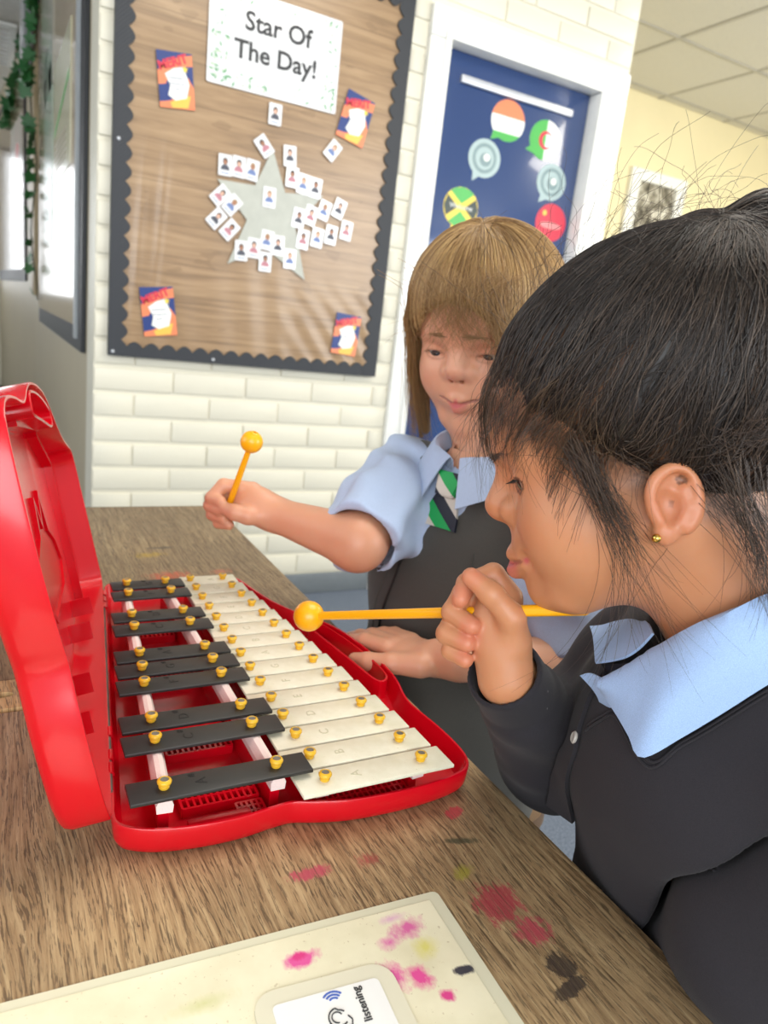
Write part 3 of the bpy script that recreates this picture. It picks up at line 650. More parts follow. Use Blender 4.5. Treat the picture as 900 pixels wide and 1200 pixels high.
# raised shield emblem inside the lid and its stiffening ribs
em = [(.175, .545), (.205, .565), (.215, .602), (.247, .618), (.222, .633), (.248, .655), (.213, .668), (.198, .70), (.17, .72), (.148, .69), (.146, .585)]
lidpart('emblem', [em, inset(em, .005)], .003, .0065)
lidpart('emblem', [inset(em, .005)], .003, .0042)
lidpart('lid_rib', [[(.105, .776), (.108, .781), (.262, .781), (.258, .776)]], .003, .011)
lidpart('lid_rib', [[(.256, .77), (.261, .772), (.296, .70), (.291, .698)]], .003, .012)
lidpart('lid_rib', [[(.296, .69), (.300, .692), (.312, .55), (.308, .55)]], .003, .016)
for y in (.50, .56, .66, .72): lidpart('lid_rib', [[(.075 + (y - .42) * .115, y), (.092 + (y - .42) * .115, y), (.092 + (y - .42) * .115, y + .0018), (.075 + (y - .42) * .115, y + .0018)]], .003, .022)
# hinge knuckles
for y in (.468, .484, .515, .765, .782, .80):
    c = HA + he * (y - HA.y); o = tube('hinge_knuckle', [c - he * .006, c + he * .006], .0028, M_red, gk, 10); gp(o)
tb = tube('hinge_pin', [HA + he * .03, HB - he * .02], .0012, M_screw, gk, 8); gp(tb)
# felt rails
def rail(p, q, z):
    d = Vector((q[0] - p[0], q[1] - p[1], 0)).normalized(); s = Vector((-d.y, d.x, 0)); v = []; f = []
    for c in (Vector((*p, 0)), Vector((*q, 0))):
        for (u, h) in ((-.0050, z - .0125), (-.0055, z - .007), (-.0030, z - .001), (0, z), (.0030, z - .001), (.0055, z - .007), (.0050, z - .0125)): v.append(c + s * u + Vector((0, 0, h)))
    for i in range(7): f.append((i, (i + 1) % 7, 7 + (i + 1) % 7, 7 + i))
    f += [tuple(range(6, -1, -1)), tuple(range(7, 14))]
    gp(mesh('felt_rail', v, f, M_felt, gk))
    v = [c + s * u + Vector((0, 0, h)) for c in (Vector((*p, 0)) + d * .006, Vector((*q, 0)) - d * .006) for u, h in ((-.0035, .004), (-.0035, z - .012), (.0035, z - .012), (.0035, .004))]
    gp(mesh('rail_ridge', v, [(0, 1, 5, 4), (1, 2, 6, 5), (2, 3, 7, 6), (3, 0, 4, 7), (3, 2, 1, 0), (4, 5, 6, 7)], M_red, gk))
ZW, ZB = .034, .040
rail((.0940, .407), (.1275, .792), ZB - .0028); rail((.1705, .407), (.1690, .792), ZB - .0028); rail((.2005, .3975), (.199, .806), ZW - .0028); rail((.2775, .3955), (.2372, .806), ZW - .0028)
# floor blocks and ventilation grilles
for (x0, y0, x1, y1, h) in ((.108, .397, .150, .4055, .018), (.108, .515, .163, .523, .014), (.122, .645, .163, .650, .014), (.128, .735, .163, .741, .014)):
    gp(box('floor_block', (x0, y0, .0045), (x1, y1, h), M_red, gk, .001))
def grille(x0, y0, x1, y1, nx_, ny_):
    bm = bmesh.new()
    for i in range(nx_ + 1): x = x0 + (x1 - x0) * i / nx_; bbox(bm, (x - .0009, y0, .0038), (x + .0009, y1, .0115))
    for j in range(ny_ + 1): y = y0 + (y1 - y0) * j / ny_; bbox(bm, (x0, y - .0009, .0038), (x1, y + .0009, .0112))
    gp(frombm('vent_grille', bm, M_red, gk))
grille(.110, .425, .163, .462, 12, 4); grille(.145, .404, .163, .420, 5, 3); grille(.113, .49, .163, .545, 12, 5); grille(.121, .60, .163, .662, 10, 5); grille(.128, .70, .163, .745, 8, 4); grille(.208, .396, .270, .410, 14, 2); grille(.208, .79, .235, .815, 6, 3)
# bars
pinp = [(.0026, -.003), (.0032, 0), (.0036, .0008), (.0036, .0018), (.0030, .0024), (.0036, .0030), (.0046, .0038), (.0048, .0050), (.0042, .0060), (.0030, .0066), (.0027, .0060), (.0026, .0063), (.0012, .0062)]
pin0 = lathe('pin', pinp, [M_gold, M_screw], None, 16, [0] * 10 + [1, 1]); pin_me = pin0.data; bpy.data.objects.remove(pin0)
def bar(x0, x1, y, wy, ztop, mat, pins, letter, lmat, lx, label):
    e = box('bar', (x0, -wy / 2, -.0028), (x1, wy / 2, 0), mat, gk, .0007); e.location = (0, y, ztop); gp(e)
    if label: e['label'] = label
    for px in pins:
        o = bpy.data.objects.new('pin', pin_me); COL.objects.link(o); o.parent = e; o.location = (px, 0, 0); o.rotation_euler = (0, 0, random.uniform(0, 6))
    t = text('pressed_letter', letter[0], .0105, lmat, e, .0003, loc=(lx, 0, .0001), rot=(0, 0, PI / 2))
    if len(letter) > 1: text('pressed_letter', '#', .006, lmat, e, .0003, loc=(lx - .0052, .0075, .0001), rot=(0, 0, PI / 2))
WH = 'ABCDEFGABCDEFGA'
for i, L in enumerate(WH):
    y = .3955 + i * .02846; t = i / 14
    bar(.1795 + .0105 * t, .2995 - .0455 * t, y, .0262, ZW, M_bw, (.1998, .2775 - .0395 * t), L, M_let_w, .224, 'cream metal bar' if i == 0 else None)
for (y, L), xl, x0 in zip(((.4125, 'A#'), (.467, 'C#'), (.4947, 'D#'), (.5503, 'F#'), (.578, 'G#'), (.605, 'A#'), (.6613, 'C#'), (.6913, 'D#'), (.7477, 'F#'), (.7772, 'G#')),
      (.0941, .0987, .1011, .1058, .1089, .1114, .116, .1185, .1241, .127), (.0715, .0765, .079, .085, .088, .091, .0975, .1005, .108, .111)):
    bar(x0, .1935 - (y - .41) * .015, y, .0225, ZB, M_bb, (xl, .1698 - (y - .41) * .005), L, M_let_b, xl + .024, 'black metal bar' if L == 'A#' and y < .5 else None)
# ------------------------------------------------------------------ modelling with blended distance fields
f32 = np.float32
def V3(*a): return np.array(a, f32)
def ell(p, c, r, M=None):
    q = p - V3(*c)
    if M is not None: q = q @ np.asarray(M, f32)
    r = V3(*r); k0 = np.sqrt(((q / r) ** 2).sum(-1)); k1 = np.sqrt(((q / (r * r)) ** 2).sum(-1))
    return k0 * (k0 - 1) / np.maximum(k1, 1e-6)
def cap(p, a, b, ra, rb=None):
    rb = ra if rb is None else rb; a = V3(*a); b = V3(*b); ab = b - a; q = p - a
    t = np.clip((q @ ab) / (ab @ ab + 1e-12), 0, 1)
    return np.sqrt(((q - t[:, None] * ab) ** 2).sum(-1)) - (ra + (rb - ra) * t)
def sph(p, c, r): return np.sqrt(((p - V3(*c)) ** 2).sum(-1)) - f32(r)
def smin(a, b, k):
    h = np.maximum(k - np.abs(a - b), 0) / k; return np.minimum(a, b) - h * h * k * f32(.25)
def smax(a, b, k): return -smin(-a, -b, k)
def chain(p, pts, rad, k=.004):
    d = None
    for i in range(len(pts) - 1):
        e = cap(p, pts[i], pts[i + 1], rad[i], rad[i + 1]); d = e if d is None else smin(d, e, k)
    return d
def plane(p, c, n):
    n = V3(*n); n = n / np.linalg.norm(n); return (p - V3(*c)) @ n
def rotm(ax, deg):
    return np.array(Matrix.Rotation(math.radians(deg), 3, ax))
class Frame:
    def __init__(s, o, F, L, U): s.o = V3(*o); s.M = np.stack([V3(*F), V3(*L), V3(*U)], 1)     # columns: axes in world
    def loc(s, p): return (p - s.o) @ s.M
    def out(s, q): return s.o + np.asarray(q, f32) @ s.M.T
def sdf_mesh(f, lo, hi, h, slack=1.7):
    B = 8; lo = np.array(lo, f32); hi = np.array(hi, f32); nb = np.ceil((hi - lo) / h / B).astype(int); n = nb * B + 1
    g = np.stack(np.meshgrid(*[np.arange(k) for k in nb], indexing='ij'), -1).reshape(-1, 3)
    dc = f((lo + (g * B + B / 2) * h).astype(f32)); rad = h * B * .867
    D = np.where(dc > 0, 1, -1).astype(f32).reshape(nb); D = np.repeat(np.repeat(np.repeat(D, B, 0), B, 1), B, 2); D = np.pad(D, ((0, 1),) * 3, mode='edge')
    keep = g[np.abs(dc) < rad * slack]; off = np.stack(np.meshgrid(*[np.arange(B + 1)] * 3, indexing='ij'), -1).reshape(-1, 3)
    for i in range(0, len(keep), 400):
        ix = (keep[i:i + 400, None, :] * B + off[None]).reshape(-1, 3); D[ix[:, 0], ix[:, 1], ix[:, 2]] = f((lo + ix * h).astype(f32))
    ins = D < 0; c = np.zeros(tuple(n - 1), np.int8); C8 = [(a, b, d) for a in (0, 1) for b in (0, 1) for d in (0, 1)]
    sl = lambda a, m: slice(a, m - 1 + a)
    for a, b, d in C8: c += ins[sl(a, n[0]), sl(b, n[1]), sl(d, n[2])]
    act = np.argwhere((c > 0) & (c < 8)); idx = -np.ones(tuple(n - 1), np.int32); idx[tuple(act.T)] = np.arange(len(act))
    acc = np.zeros((len(act), 3), f32); cnt = np.zeros(len(act), f32)
    for a in C8:
        for ax in range(3):
            if a[ax]: continue
            b = list(a); b[ax] = 1
            d0 = D[act[:, 0] + a[0], act[:, 1] + a[1], act[:, 2] + a[2]]; d1 = D[act[:, 0] + b[0], act[:, 1] + b[1], act[:, 2] + b[2]]
            m = (d0 < 0) != (d1 < 0); t = np.where(m, d0 / np.where(m, d0 - d1, 1), 0)
            q = np.tile(np.array(a, f32), (len(act), 1)); q[:, ax] += t; acc[m] += q[m]; cnt[m] += 1
    v = lo + (act + acc / cnt[:, None]) * h; F = []
    for ax in range(3):
        u, w = (ax + 1) % 3, (ax + 2) % 3; s0 = [slice(None)] * 3; s1 = [slice(None)] * 3
        s0[ax] = slice(0, n[ax] - 1); s1[ax] = slice(1, n[ax])
        for k in (u, w): s0[k] = s1[k] = slice(1, n[k] - 1)
        A, Bb = ins[tuple(s0)], ins[tuple(s1)]; e = np.argwhere(A != Bb); 
        if not len(e): continue
        sgn = A[tuple(e.T)]; e[:, u] += 1; e[:, w] += 1
        def cell(du, dw): q = e.copy(); q[:, u] -= du; q[:, w] -= dw; return idx[tuple(q.T)]
        q = np.stack([cell(1, 1), cell(0, 1), cell(0, 0), cell(1, 0)], 1); q[~sgn] = q[~sgn][:, ::-1]; F.append(q)
    return v, np.concatenate(F)
def join(parts):
    V = []; Fc = []; o = 0
    for v, f in parts: V.append(v); Fc.append(f + o); o += len(v)
    return np.concatenate(V), np.concatenate(Fc)
def npmesh(name, v, f, mats, parent=None, smooth=True, tint=None, fm=None):
    v = np.asarray(v, f32); f = np.asarray(f, np.int32); k = f.shape[1]
    me = bpy.data.meshes.new(name); me.vertices.add(len(v)); me.vertices.foreach_set('co', v.ravel())
    me.loops.add(f.size); me.loops.foreach_set('vertex_index', f.ravel()); me.polygons.add(len(f))
    me.polygons.foreach_set('loop_start', np.arange(0, f.size, k, dtype=np.int32)); me.polygons.foreach_set('loop_total', np.full(len(f), k, np.int32))
    me.update(calc_edges=True); me.validate()
    if smooth: me.polygons.foreach_set('use_smooth', np.ones(len(me.polygons), bool))
    if tint is not None:
        a = me.color_attributes.new('tint', 'FLOAT_COLOR', 'POINT'); t = np.ones((len(v), 4), f32); t[:, :3] = tint; a.data.foreach_set('color', t.ravel())
    o = link(name, me, parent, mats)
    if fm is not None: me.polygons.foreach_set('material_index', np.asarray(fm, np.int32))
    return o
def grad(f, p, e=.0008):
    g = np.stack([f(p + V3(e, 0, 0)) - f(p - V3(e, 0, 0)), f(p + V3(0, e, 0)) - f(p - V3(0, e, 0)), f(p + V3(0, 0, e)) - f(p - V3(0, 0, e))], -1)
    return g / np.maximum(np.linalg.norm(g, axis=1, keepdims=True), 1e-9)
def nrm(a): return a / np.maximum(np.linalg.norm(a, axis=-1, keepdims=True), 1e-9)
def strands(name, P, rad, mats, parent, tint=None, sides=3):
    """P: (n, m, 3) polylines -> one mesh of thin tapered tubes"""
    n, m_, _ = P.shape; T = np.gradient(P, axis=1); T = nrm(T)
    ref = np.tile(V3(.31, .52, .8), (n, m_, 1)); A = nrm(np.cross(T, ref)); Bn = np.cross(T, A)
    r = np.asarray(rad, f32); r = r if r.ndim == 2 else np.tile(r, (n, 1)) if r.ndim == 1 else np.full((n, m_), r, f32)
    ring = [P + r[..., None] * (A * math.cos(2 * PI * k / sides) + Bn * math.sin(2 * PI * k / sides)) for k in range(sides)]
    v = np.stack(ring, 2).reshape(-1, 3); i = np.arange(n)[:, None, None] * m_ * sides + np.arange(m_ - 1)[None, :, None] * sides; k = np.arange(sides)[None, None]
    k2 = (k + 1) % sides; f = np.stack([i + k, i + k2, i + sides + k2, i + sides + k], -1).reshape(-1, 4)
    tt = None if tint is None else np.repeat(tint, m_ * sides, axis=0)
    return stuff(npmesh(name, v, f, mats, parent, True, tt))
# ------------------------------------------------------------------ materials of people
def skin_mat(name, rough=.45, sss=.35):
    k = NT(name); a = k.n('ShaderNodeAttribute', attribute_name='tint').outputs['Color']; co = k.coord()
    n = k.noise(co, 90, 4); col = k.mix(k.math('MULTIPLY', n, .10), a, lin('#B4604A'))
    k.P(Base_Color=col, Roughness=rough, Subsurface_Weight=sss, Subsurface_Radius=(.010, .004, .002), Subsurface_Scale=.5)
    k.bump(k.noise(co, 900, 3), .12, .0005); return k.m
def hair_mat(name, rough=.42):
    k = NT(name); a = k.n('ShaderNodeAttribute', attribute_name='tint').outputs['Color']
    k.P(Base_Color=a, Roughness=rough, Specular_IOR_Level=.5); return k.m
def cloth(name, hexc, scale=1500, b=.4, rough=.9, fuzz=.0, sheen=.2):
    k = NT(name); co = k.coord(); c = lin(hexc)
    n = k.noise(co, scale, 2); n2 = k.noise(co, 18, 3)
    col = k.ramp(n, [(.3, tuple(x * .78 for x in c[:3])), (.7, tuple(min(1, x * 1.18) for x in c[:3]))])
    col = k.mix(k.math('MULTIPLY', n2, .18), col, tuple(min(1, x * 1.3) for x in c[:3]) + (1,))
    if fuzz:
        vo = k.n('ShaderNodeTexVoronoi', ins={'Vector': k.map(co, (1, 1, .45)), 'Scale': 95.0, 'Randomness': 1.0}); pk = k.math('GREATER_THAN', k.n('ShaderNodeSeparateColor', ins={0: vo.outputs['Color']}).outputs[0], .80)
        col = k.mix(k.math('MULTIPLY', k.math('MULTIPLY', k.math('LESS_THAN', vo.outputs['Distance'], .045), pk), fuzz), col, lin('#9A9694'))
    k.P(Base_Color=col, Roughness=rough, Sheen_Weight=sheen, Sheen_Roughness=.5); k.bump(n, b, .0006); return k.m
M_skin = skin_mat('child_skin'); M_hair = hair_mat('child_hair')
M_eye = NT('eye_white_and_iris')
def eye_mat(name, iris):
    k = NT(name); co = k.coord(); sp_ = k.n('ShaderNodeSeparateXYZ', ins={0: co}).outputs
    r = k.n('ShaderNodeVectorMath', operation='LENGTH', ins={0: k.n('ShaderNodeCombineXYZ', ins={0: 0.0, 1: sp_[1], 2: sp_[2]})}).outputs['Value']
    col = k.ramp(k.math('MULTIPLY', r, 100), [(.22, lin('#0B0908')), (.27, lin(iris)), (.56, lin(iris)), (.63, lin('#B9AFA6'))])
    k.P(Base_Color=col, Roughness=.08, Coat_Weight=.6); return k.m
def eyeball(fr, c, r, look, mat, parent):
    """look: local direction in the head frame"""
    o = lathe('eyeball', [(r * math.sin(a), -r * math.cos(a)) for a in np.linspace(.05, PI - .05, 14)], mat, parent, 20)
    for v in o.data.vertices: v.co = Vector((v.co.z, v.co.x, v.co.y))
    o.location = Vector(fr.out(c)); d = Vector(np.asarray(look, f32) @ fr.M.T).normalized(); o.rotation_euler = d.to_track_quat('X', 'Z').to_euler(); return o
# ------------------------------------------------------------------ a child's head as a field in its own frame (x forward, y left, z up)
def head_field(q, S_):
    ya = np.abs(q[:, 1]); s = np.stack([q[:, 0], ya, q[:, 2]], -1)          # mirrored half
    d = ell(q, (-.018, 0, .030), (.0875, .0715, .075))
    d = smin(d, ell(q, (.018, 0, .030), (.052, .057, .045)), .03)
    d = smin(d, ell(q, (.027, 0, -.033), (.046, .052, .058)), .03)
    d = smin(d, cap(s, (-.004, .046, -.045), (.050, .018 + S_.get('jaw', 0), -.075 - S_.get('jz', 0)), .019, .0155), .022)
    d = smin(d, ell(s, (.0405, .032, -.037), (.0265, .026, .027)), .02 * S_.get('kk', 1))
    d = smin(d, sph(q, (.0655, 0, -.0735 - S_.get('jz', 0)), .0155), .016)
    d = smin(d, ell(q, (.066, 0, -.046), (.0170, .025, .021)), .012 * S_.get('kk', 1))
    # brow ridge and eye sockets
    d = smin(d, cap(s, (.062, .008, .022), (.050, .040, .022), .009, .009), .016)
    d = smax(d, -ell(s, (.082, .031, -.001), (.019, .017, .0115)), .014)
    # nose
    n = cap(q, (.0685, 0, .012), (.0818, 0, -.0120), .0056, .0112)
    n = smin(n, sph(s, (.0748, .0112, -.0178), .0080), .0035); n = smin(n, cap(q, (.0800, 0, -.0165), (.074, 0, -.027), .0065, .005), .006)
    d = smin(d, n, .008)
    d = smax(d, -ell(s, (.0775, .0056, -.0262), (.0042, .0028, .0030)), .003)
    # lips
    sm = S_.get('smile', 0.0)
    up = smin(cap(s, (.0826, .003, -.0462), (.0715, .0205, -.0505 + sm), .0052, .0022), cap(s, (.0822, 0, -.0452), (.0800, .007, -.0465), .0045, .0045), .004)
    lo = cap(s, (.0840, 0, -.0566), (.0715, .0195, -.0520 + sm), .0070, .0024)
    d = smin(d, smin(up, lo, .0018), .0035)
    d = smax(d, -cap(s, (.0915, 0, -.0515), (.0765 + S_.get('mw', 0) * .6, .021 - S_.get('mw', 0), -.0510 + sm), .0019, .0011), .0022)
    d = smax(d, -sph(s, (.0735, .0255, -.0505 + sm), .0045), .006) if sm == 0 else d
    # eyelids
    ec = S_.get('eye', (.0500, .0305, -.0015)); er = .0118
    lid = sph(s, ec, er + .0012); op = S_.get('open', .0036)
    lid = smax(lid, -ell(s, (ec[0] + er, ec[1] + .001, ec[2] + S_.get('opz', -.002)), (.0085, .0128, op)), .0010)
    d = smin(d, lid, .0035)
    # philtrum and under-lip dip
    d = smax(d, -cap(q, (.0905, 0, -.032), (.0915, 0, -.042), .0040, .0042), .004)
    # ears
    e = S_.get('ear', 0.0)
    c = V3(-.0165, .0660, -.0365); t = s - c; M = (rotm('Z', 24) @ rotm('Y', -8)).astype(f32); t = (t @ M) * f32(1.16)
    dd = ell(t, (0, .001, .004), (.0155, .0050, .0195)); dd = smin(dd, ell(t, (.006, .0005, -.0165), (.0075, .0042, .0075)), .008)
    path = catmull([(.0125, .002, -.005), (.0138, .004, .008), (.009, .0050, .0185), (-.002, .0058, .0235), (-.011, .0062, .0190), (-.0155, .0062, .007), (-.0130, .0055, -.007), (-.006, .004, -.0155)], 3, False)
    dd = smin(dd, chain(t, path, list(.0028 + .0004 * np.sin(np.linspace(0, PI, len(path)))), .003), .0022)
    dd = smax(dd, -ell(t, (.003, .0080, .000), (.0088, .0085, .0125)), .003); dd = smax(dd, -ell(t, (-.004, .0075, .0145), (.0070, .0040, .0055)), .003)
    dd = smin(dd, cap(t, (.0105, .0035, -.0075), (.012, .003, .001), .0034, .0030), .003)      # tragus
    dd = smin(dd, chain(t, [(-.0085, .0045, .010), (-.0095, .0048, -.002), (-.003, .0042, -.0105)], [.0024, .0026, .0024]), .003)
    d = smin(d, dd / f32(1.16), .005)
    return d
def face_tint(q, base, lip, cheek, S_):
    ya = np.abs(q[:, 1]); s = np.stack([q[:, 0], ya, q[:, 2]], -1); base = np.array(base[:3]); t = np.tile(base, (len(q), 1)); sm = S_.get('smile', 0.0)
    def blend(w, c): nonlocal t; w = np.clip(w, 0, 1)[:, None]; t = t * (1 - w) + np.array(c[:3]) * w
    blend(.35 * (1 - np.linalg.norm((s - V3(.058, .036, -.034)) / V3(.03, .024, .022), axis=1)), cheek)
    blend(.3 * (1 - np.linalg.norm((s - V3(.089, 0, -.016)) / V3(.02, .02, .014), axis=1)), cheek)
    blend(.8 * (1 - np.linalg.norm((s - V3(-.02, .08, -.037)) / V3(.03, .03, .032), axis=1)), cheek)
    w = np.minimum(cap(s, (.0826, 0, -.0470 - S_.get('lz', 0)), (.0725, .0195, -.0507 + sm), S_.get('lw', .0058), .0022), cap(s, (.0840, 0, -.0562), (.0725, .0185, -.0522 + sm), S_.get('lw', .0058) + .0014, .0024))
    blend(np.clip(.5 - w / .0016, 0, 1) * .85, lip)
    blend((np.abs(cap(s, (.0915, 0, -.0515), (.0765 + S_.get('mw', 0) * .6, .0215 - S_.get('mw', 0), -.0510 + sm), .0012, .0008)) < .0010) * .55, np.array(lip[:3]) * .35)
    ec = V3(*S_.get('eye', (.0500, .0305, -.0015)))
    w = np.abs(ell(s, (ec[0] + .0118, ec[1] + .001, ec[2] + S_.get('opz', -.002)), (.0105, .0134, S_.get('open', .0036) + .0006)))
    blend((w < .0010) * (q[:, 0] > .05) * S_.get('liner', .85), (.03, .018, .014))
    return t
# ------------------------------------------------------------------ the dark-haired child in profile
H1 = Frame((.3508, .3306, .883), (-.6533, .6179, -.4374), (-.7228, -.6811, .1174), (-.2254, .3928, .8916))
P1S = dict(open=.0046, opz=-.0016, eye=(.0528, .0305, -.0018))
NB1 = V3(.420, .258, .782)
HF1 = Frame((.3009, .3711, .7619), RC[:, 0], RC[:, 1], RC[:, 2])    # right hand frame: x right, y up, z towards the viewer's side
mm = lambda *a: tuple(x * .001 for x in a)
def hand1(p):
    q = HF1.loc(p)
    d = cap(q, mm(11, -48, -4), mm(9, -30, -4), .0195, .0200)
    d = smin(d, ell(q, mm(6, -8, -6), mm(19, 25, 14)), .014)
    d = smin(d, chain(q, [mm(15, -20, 6), mm(12, -3, 14), mm(-2, 13, 16), mm(-15, 24, 12)], [.0112, .0092, .0080, .0064]), .006)     # thumb
    fg = chain(q, [mm(15, 8, -8), mm(3, 24, -8), mm(-16, 18, -4), mm(-21, 8, 2)], [.0088, .0080, .0072, .0062], .002)      # index over the stick
    for pts, r in (([mm(6, 4, -16), mm(-17, 10, -14), mm(-26, -2, -5), mm(-14, -10, 6)], .0086), ([mm(5, -7, -18), mm(-22, -5, -15), mm(-30, -17, -5), mm(-17, -22, 5)], .0084), ([mm(4, -18, -17), mm(-19, -19, -15), mm(-27, -29, -6), mm(-18, -34, 2)], .0076)):
        fg = smin(fg, chain(q, pts, [r, r * .93, r * .86, r * .74], .002), .0012)
    d = smin(d, fg, .004)
    return d
def neck1(p): return cap(p, H1.out((-.028, 0, -.055)), NB1, .046, .050)
def body1(p):
    d = head_field(H1.loc(p), P1S); d = smin(d, neck1(p), .03); return d
def lowbody1(p):
    d = ell(p, (.452, .266, .665), (.068, .085, .10)); d = smin(d, cap(p, NB1, (.45, .26, .70), .044, .06), .03)
    d = smin(d, ell(p, (.478, .258, .47), (.078, .092, .10)), .05)
    for s in (-1, 1):
        hip = (.49 + .04 * s, .25 + .055 * s, .41); kn = (.31 + .03 * s, .30 + .06 * s, .405); an = (.33 + .03 * s, .30 + .06 * s, .07); to = (.24 + .03 * s, .33 + .06 * s, .035)
        d = smin(d, chain(p, [hip, kn, an], [.062, .045, .030], .02), .03); d = smin(d, cap(p, (an[0], an[1], .04), to, .034, .028), .02)
    return d
def arms1(p):
    d = chain(p, [(.48, .36, .735), (.405, .385, .630), tuple(HF1.out(mm(10, -40, -4)))], [.036, .029, .019], .01)
    return smin(d, chain(p, [(.412, .140, .712), (.390, .184, .632), (.43, .27, .50)], [.034, .031, .024], .01), .01)
v1, f1 = sdf_mesh(body1, (.22, .19, .70), (.50, .46, 1.02), .0013)
v2, f2 = sdf_mesh(hand1, HF1.o - .075, HF1.o + .075, .0012)
v3, f3 = sdf_mesh(lambda p: smin(lowbody1(p), arms1(p), .02), (.15, .05, -.01), (.62, .5, .84), .008)
q = H1.loc(v1); t1 = face_tint(q, lin('#C28862'), lin('#C0555E'), lin('#BC6A4A'), P1S)
hl = (q - V3(.066, 0, .043)) @ V3(-.632, 0, .775); hb = np.clip(1 + hl / .014, 0, 1) * np.clip(1.2 - hl / .03, 0, 1); hb = hb * (np.abs(q[:, 1]) < .0665); hb = (hb * (.55 + .35 * rng.random(len(q))))[:, None]; t1 = t1 * (1 - hb) + np.array(lin('#3A271C')[:3]) * hb
nk = np.clip((-.085 - q[:, 2] - .3 * (q[:, 0])) / .03, 0, 1)[:, None] * .25; t1 = t1 * (1 - nk) + np.array(lin('#9E6947')[:3]) * nk  # neck darkened below the jaw: shade put into the skin colour
qh = HF1.loc(v2); t2 = np.tile(np.array(lin('#C28862')[:3]), (len(v2), 1))
for c_, r_ in ((mm(-13, 23, 12), .007), (mm(-14, -11, 8), .007), (mm(-16, -21, 7), .007), (mm(-21, 10, 4), .007), (mm(-17, -32, 4), .006)):
    w = np.clip(1.3 * (1 - np.linalg.norm(qh - V3(*c_), axis=1) / (r_ * 1.6)), 0, .6)[:, None]; t2 = t2 * (1 - w) + np.array(lin('#CC7B62')[:3]) * w
t3 = np.tile(np.array(lin('#BC835C')[:3]), (len(v3), 1))
V, Fa = join([(v1, f1), (v2, f2), (v3, f3)])
kid1 = npmesh('person', V, Fa, M_skin, None, True, np.concatenate([t1, t2, t3]))
tag(kid1, 'child with dark tied-back hair in a black cardigan, in profile, holding a yellow mallet', 'person')
M_eye1 = eye_mat('dark_brown_eye', '#2A160E')
for s in (1, -1): eyeball(H1, (P1S['eye'][0], s * P1S['eye'][1], P1S['eye'][2]), .0117, (1, .28, -.12), M_eye1, kid1)
# ---- clothes of the dark-haired child
FT1 = V3(-.91, .41, 0); LT1 = V3(-.41, -.91, 0); TM1 = np.stack([FT1, LT1, V3(0, 0, 1)], 1)
W1 = HF1.out(mm(9, -43, -4)); E1 = V3(.404, .388, .622)
def folds(p, a, k=60.0): return a * (np.sin(p[:, 0] * k + 2.1 * np.sin(p[:, 2] * k * .7)) + np.sin(p[:, 1] * k * .8 - p[:, 2] * k * 1.1 + 1.3)) * f32(.5)
def sleeve1(p):
    d = chain(p, [(.495, .37, .738), E1, tuple(E1 + .62 * (W1 - E1))], [.050, .044, .034], .02) - folds(p, .0022, 95)
    u = (W1 - E1) / np.linalg.norm(W1 - E1); L = np.linalg.norm(W1 - E1)
    cuff = cap(p, tuple(E1 + u * (L - .032)), tuple(E1 + u * L), .0285, .0270)
    cuff = smax(cuff, plane(p, W1, u), .003); cuff = smax(cuff, -plane(p, E1 + u * (L - .036), u), .004)
    d = smax(d, plane(p, E1 + u * (L - .030), u), .008)
    d = smin(d, cuff, .003)
    return smax(d, -cap(p, tuple(W1 - u * .02), tuple(W1 + u * .03), .0235), .002)
def card1(p):
    d = ell(p, (.443, .272, .676), (.104, .128, .112), TM1)
    d = smin(d, ell(p, (.468, .262, .54), (.103, .122, .17), TM1), .04)
    d = smin(d, cap(p, (.412, .165, .738), (.495, .365, .742), .050), .035)
    d = smin(d, cap(p, NB1 - V3(0, 0, .02), (.435, .262, .72), .054, .08), .03)
    d = d - folds(p, .0016, 55)
    d = smin(d, sleeve1(p), .008)
    l = chain(p, [(.410, .128, .712), (.386, .182, .630), (.43, .27, .50)], [.056, .052, .040], .02) - folds(p, .0015, 70)
    d = smin(smax(d, -(l - .0035), .007), l, .002)
    return smax(d, -cap(p, NB1 + V3(-.0, 0, -.005), H1.out((-.028, 0, -.055)), .0525, .06), .004)
vc, fc = sdf_mesh(card1, (.24, .06, .38), (.60, .46, .86), .0022)
def skirt1(p):
    d = cap(p, (.478, .26, .50), (.485, .255, .37), .096, .118)
    for s_ in (-1, 1): d = smin(d, chain(p, [(.49 + .04 * s_, .25 + .055 * s_, .41), (.31 + .03 * s_, .30 + .06 * s_, .405)], [.078, .060], .02), .03)
    d = d - folds(p, .002, 50); d = smax(d, -plane(p, (0, 0, .345), (0, 0, 1)), .01); return smax(d, -plane(p, (.30, .30, 0), (.93, -.2, 0)), .01)
vk, fk = sdf_mesh(skirt1, (.2, .06, .28), (.66, .46, .64), .004)
npmesh('skirt', vk, fk, cloth('dark_grey_skirt_twill', '#38383A', 1600, .3, .9), kid1)
M_card = cloth('black_cardigan_jersey', '#222026', 1400, .35, .95, .6, .06)
npmesh('cardigan', vc, fc, M_card, kid1)
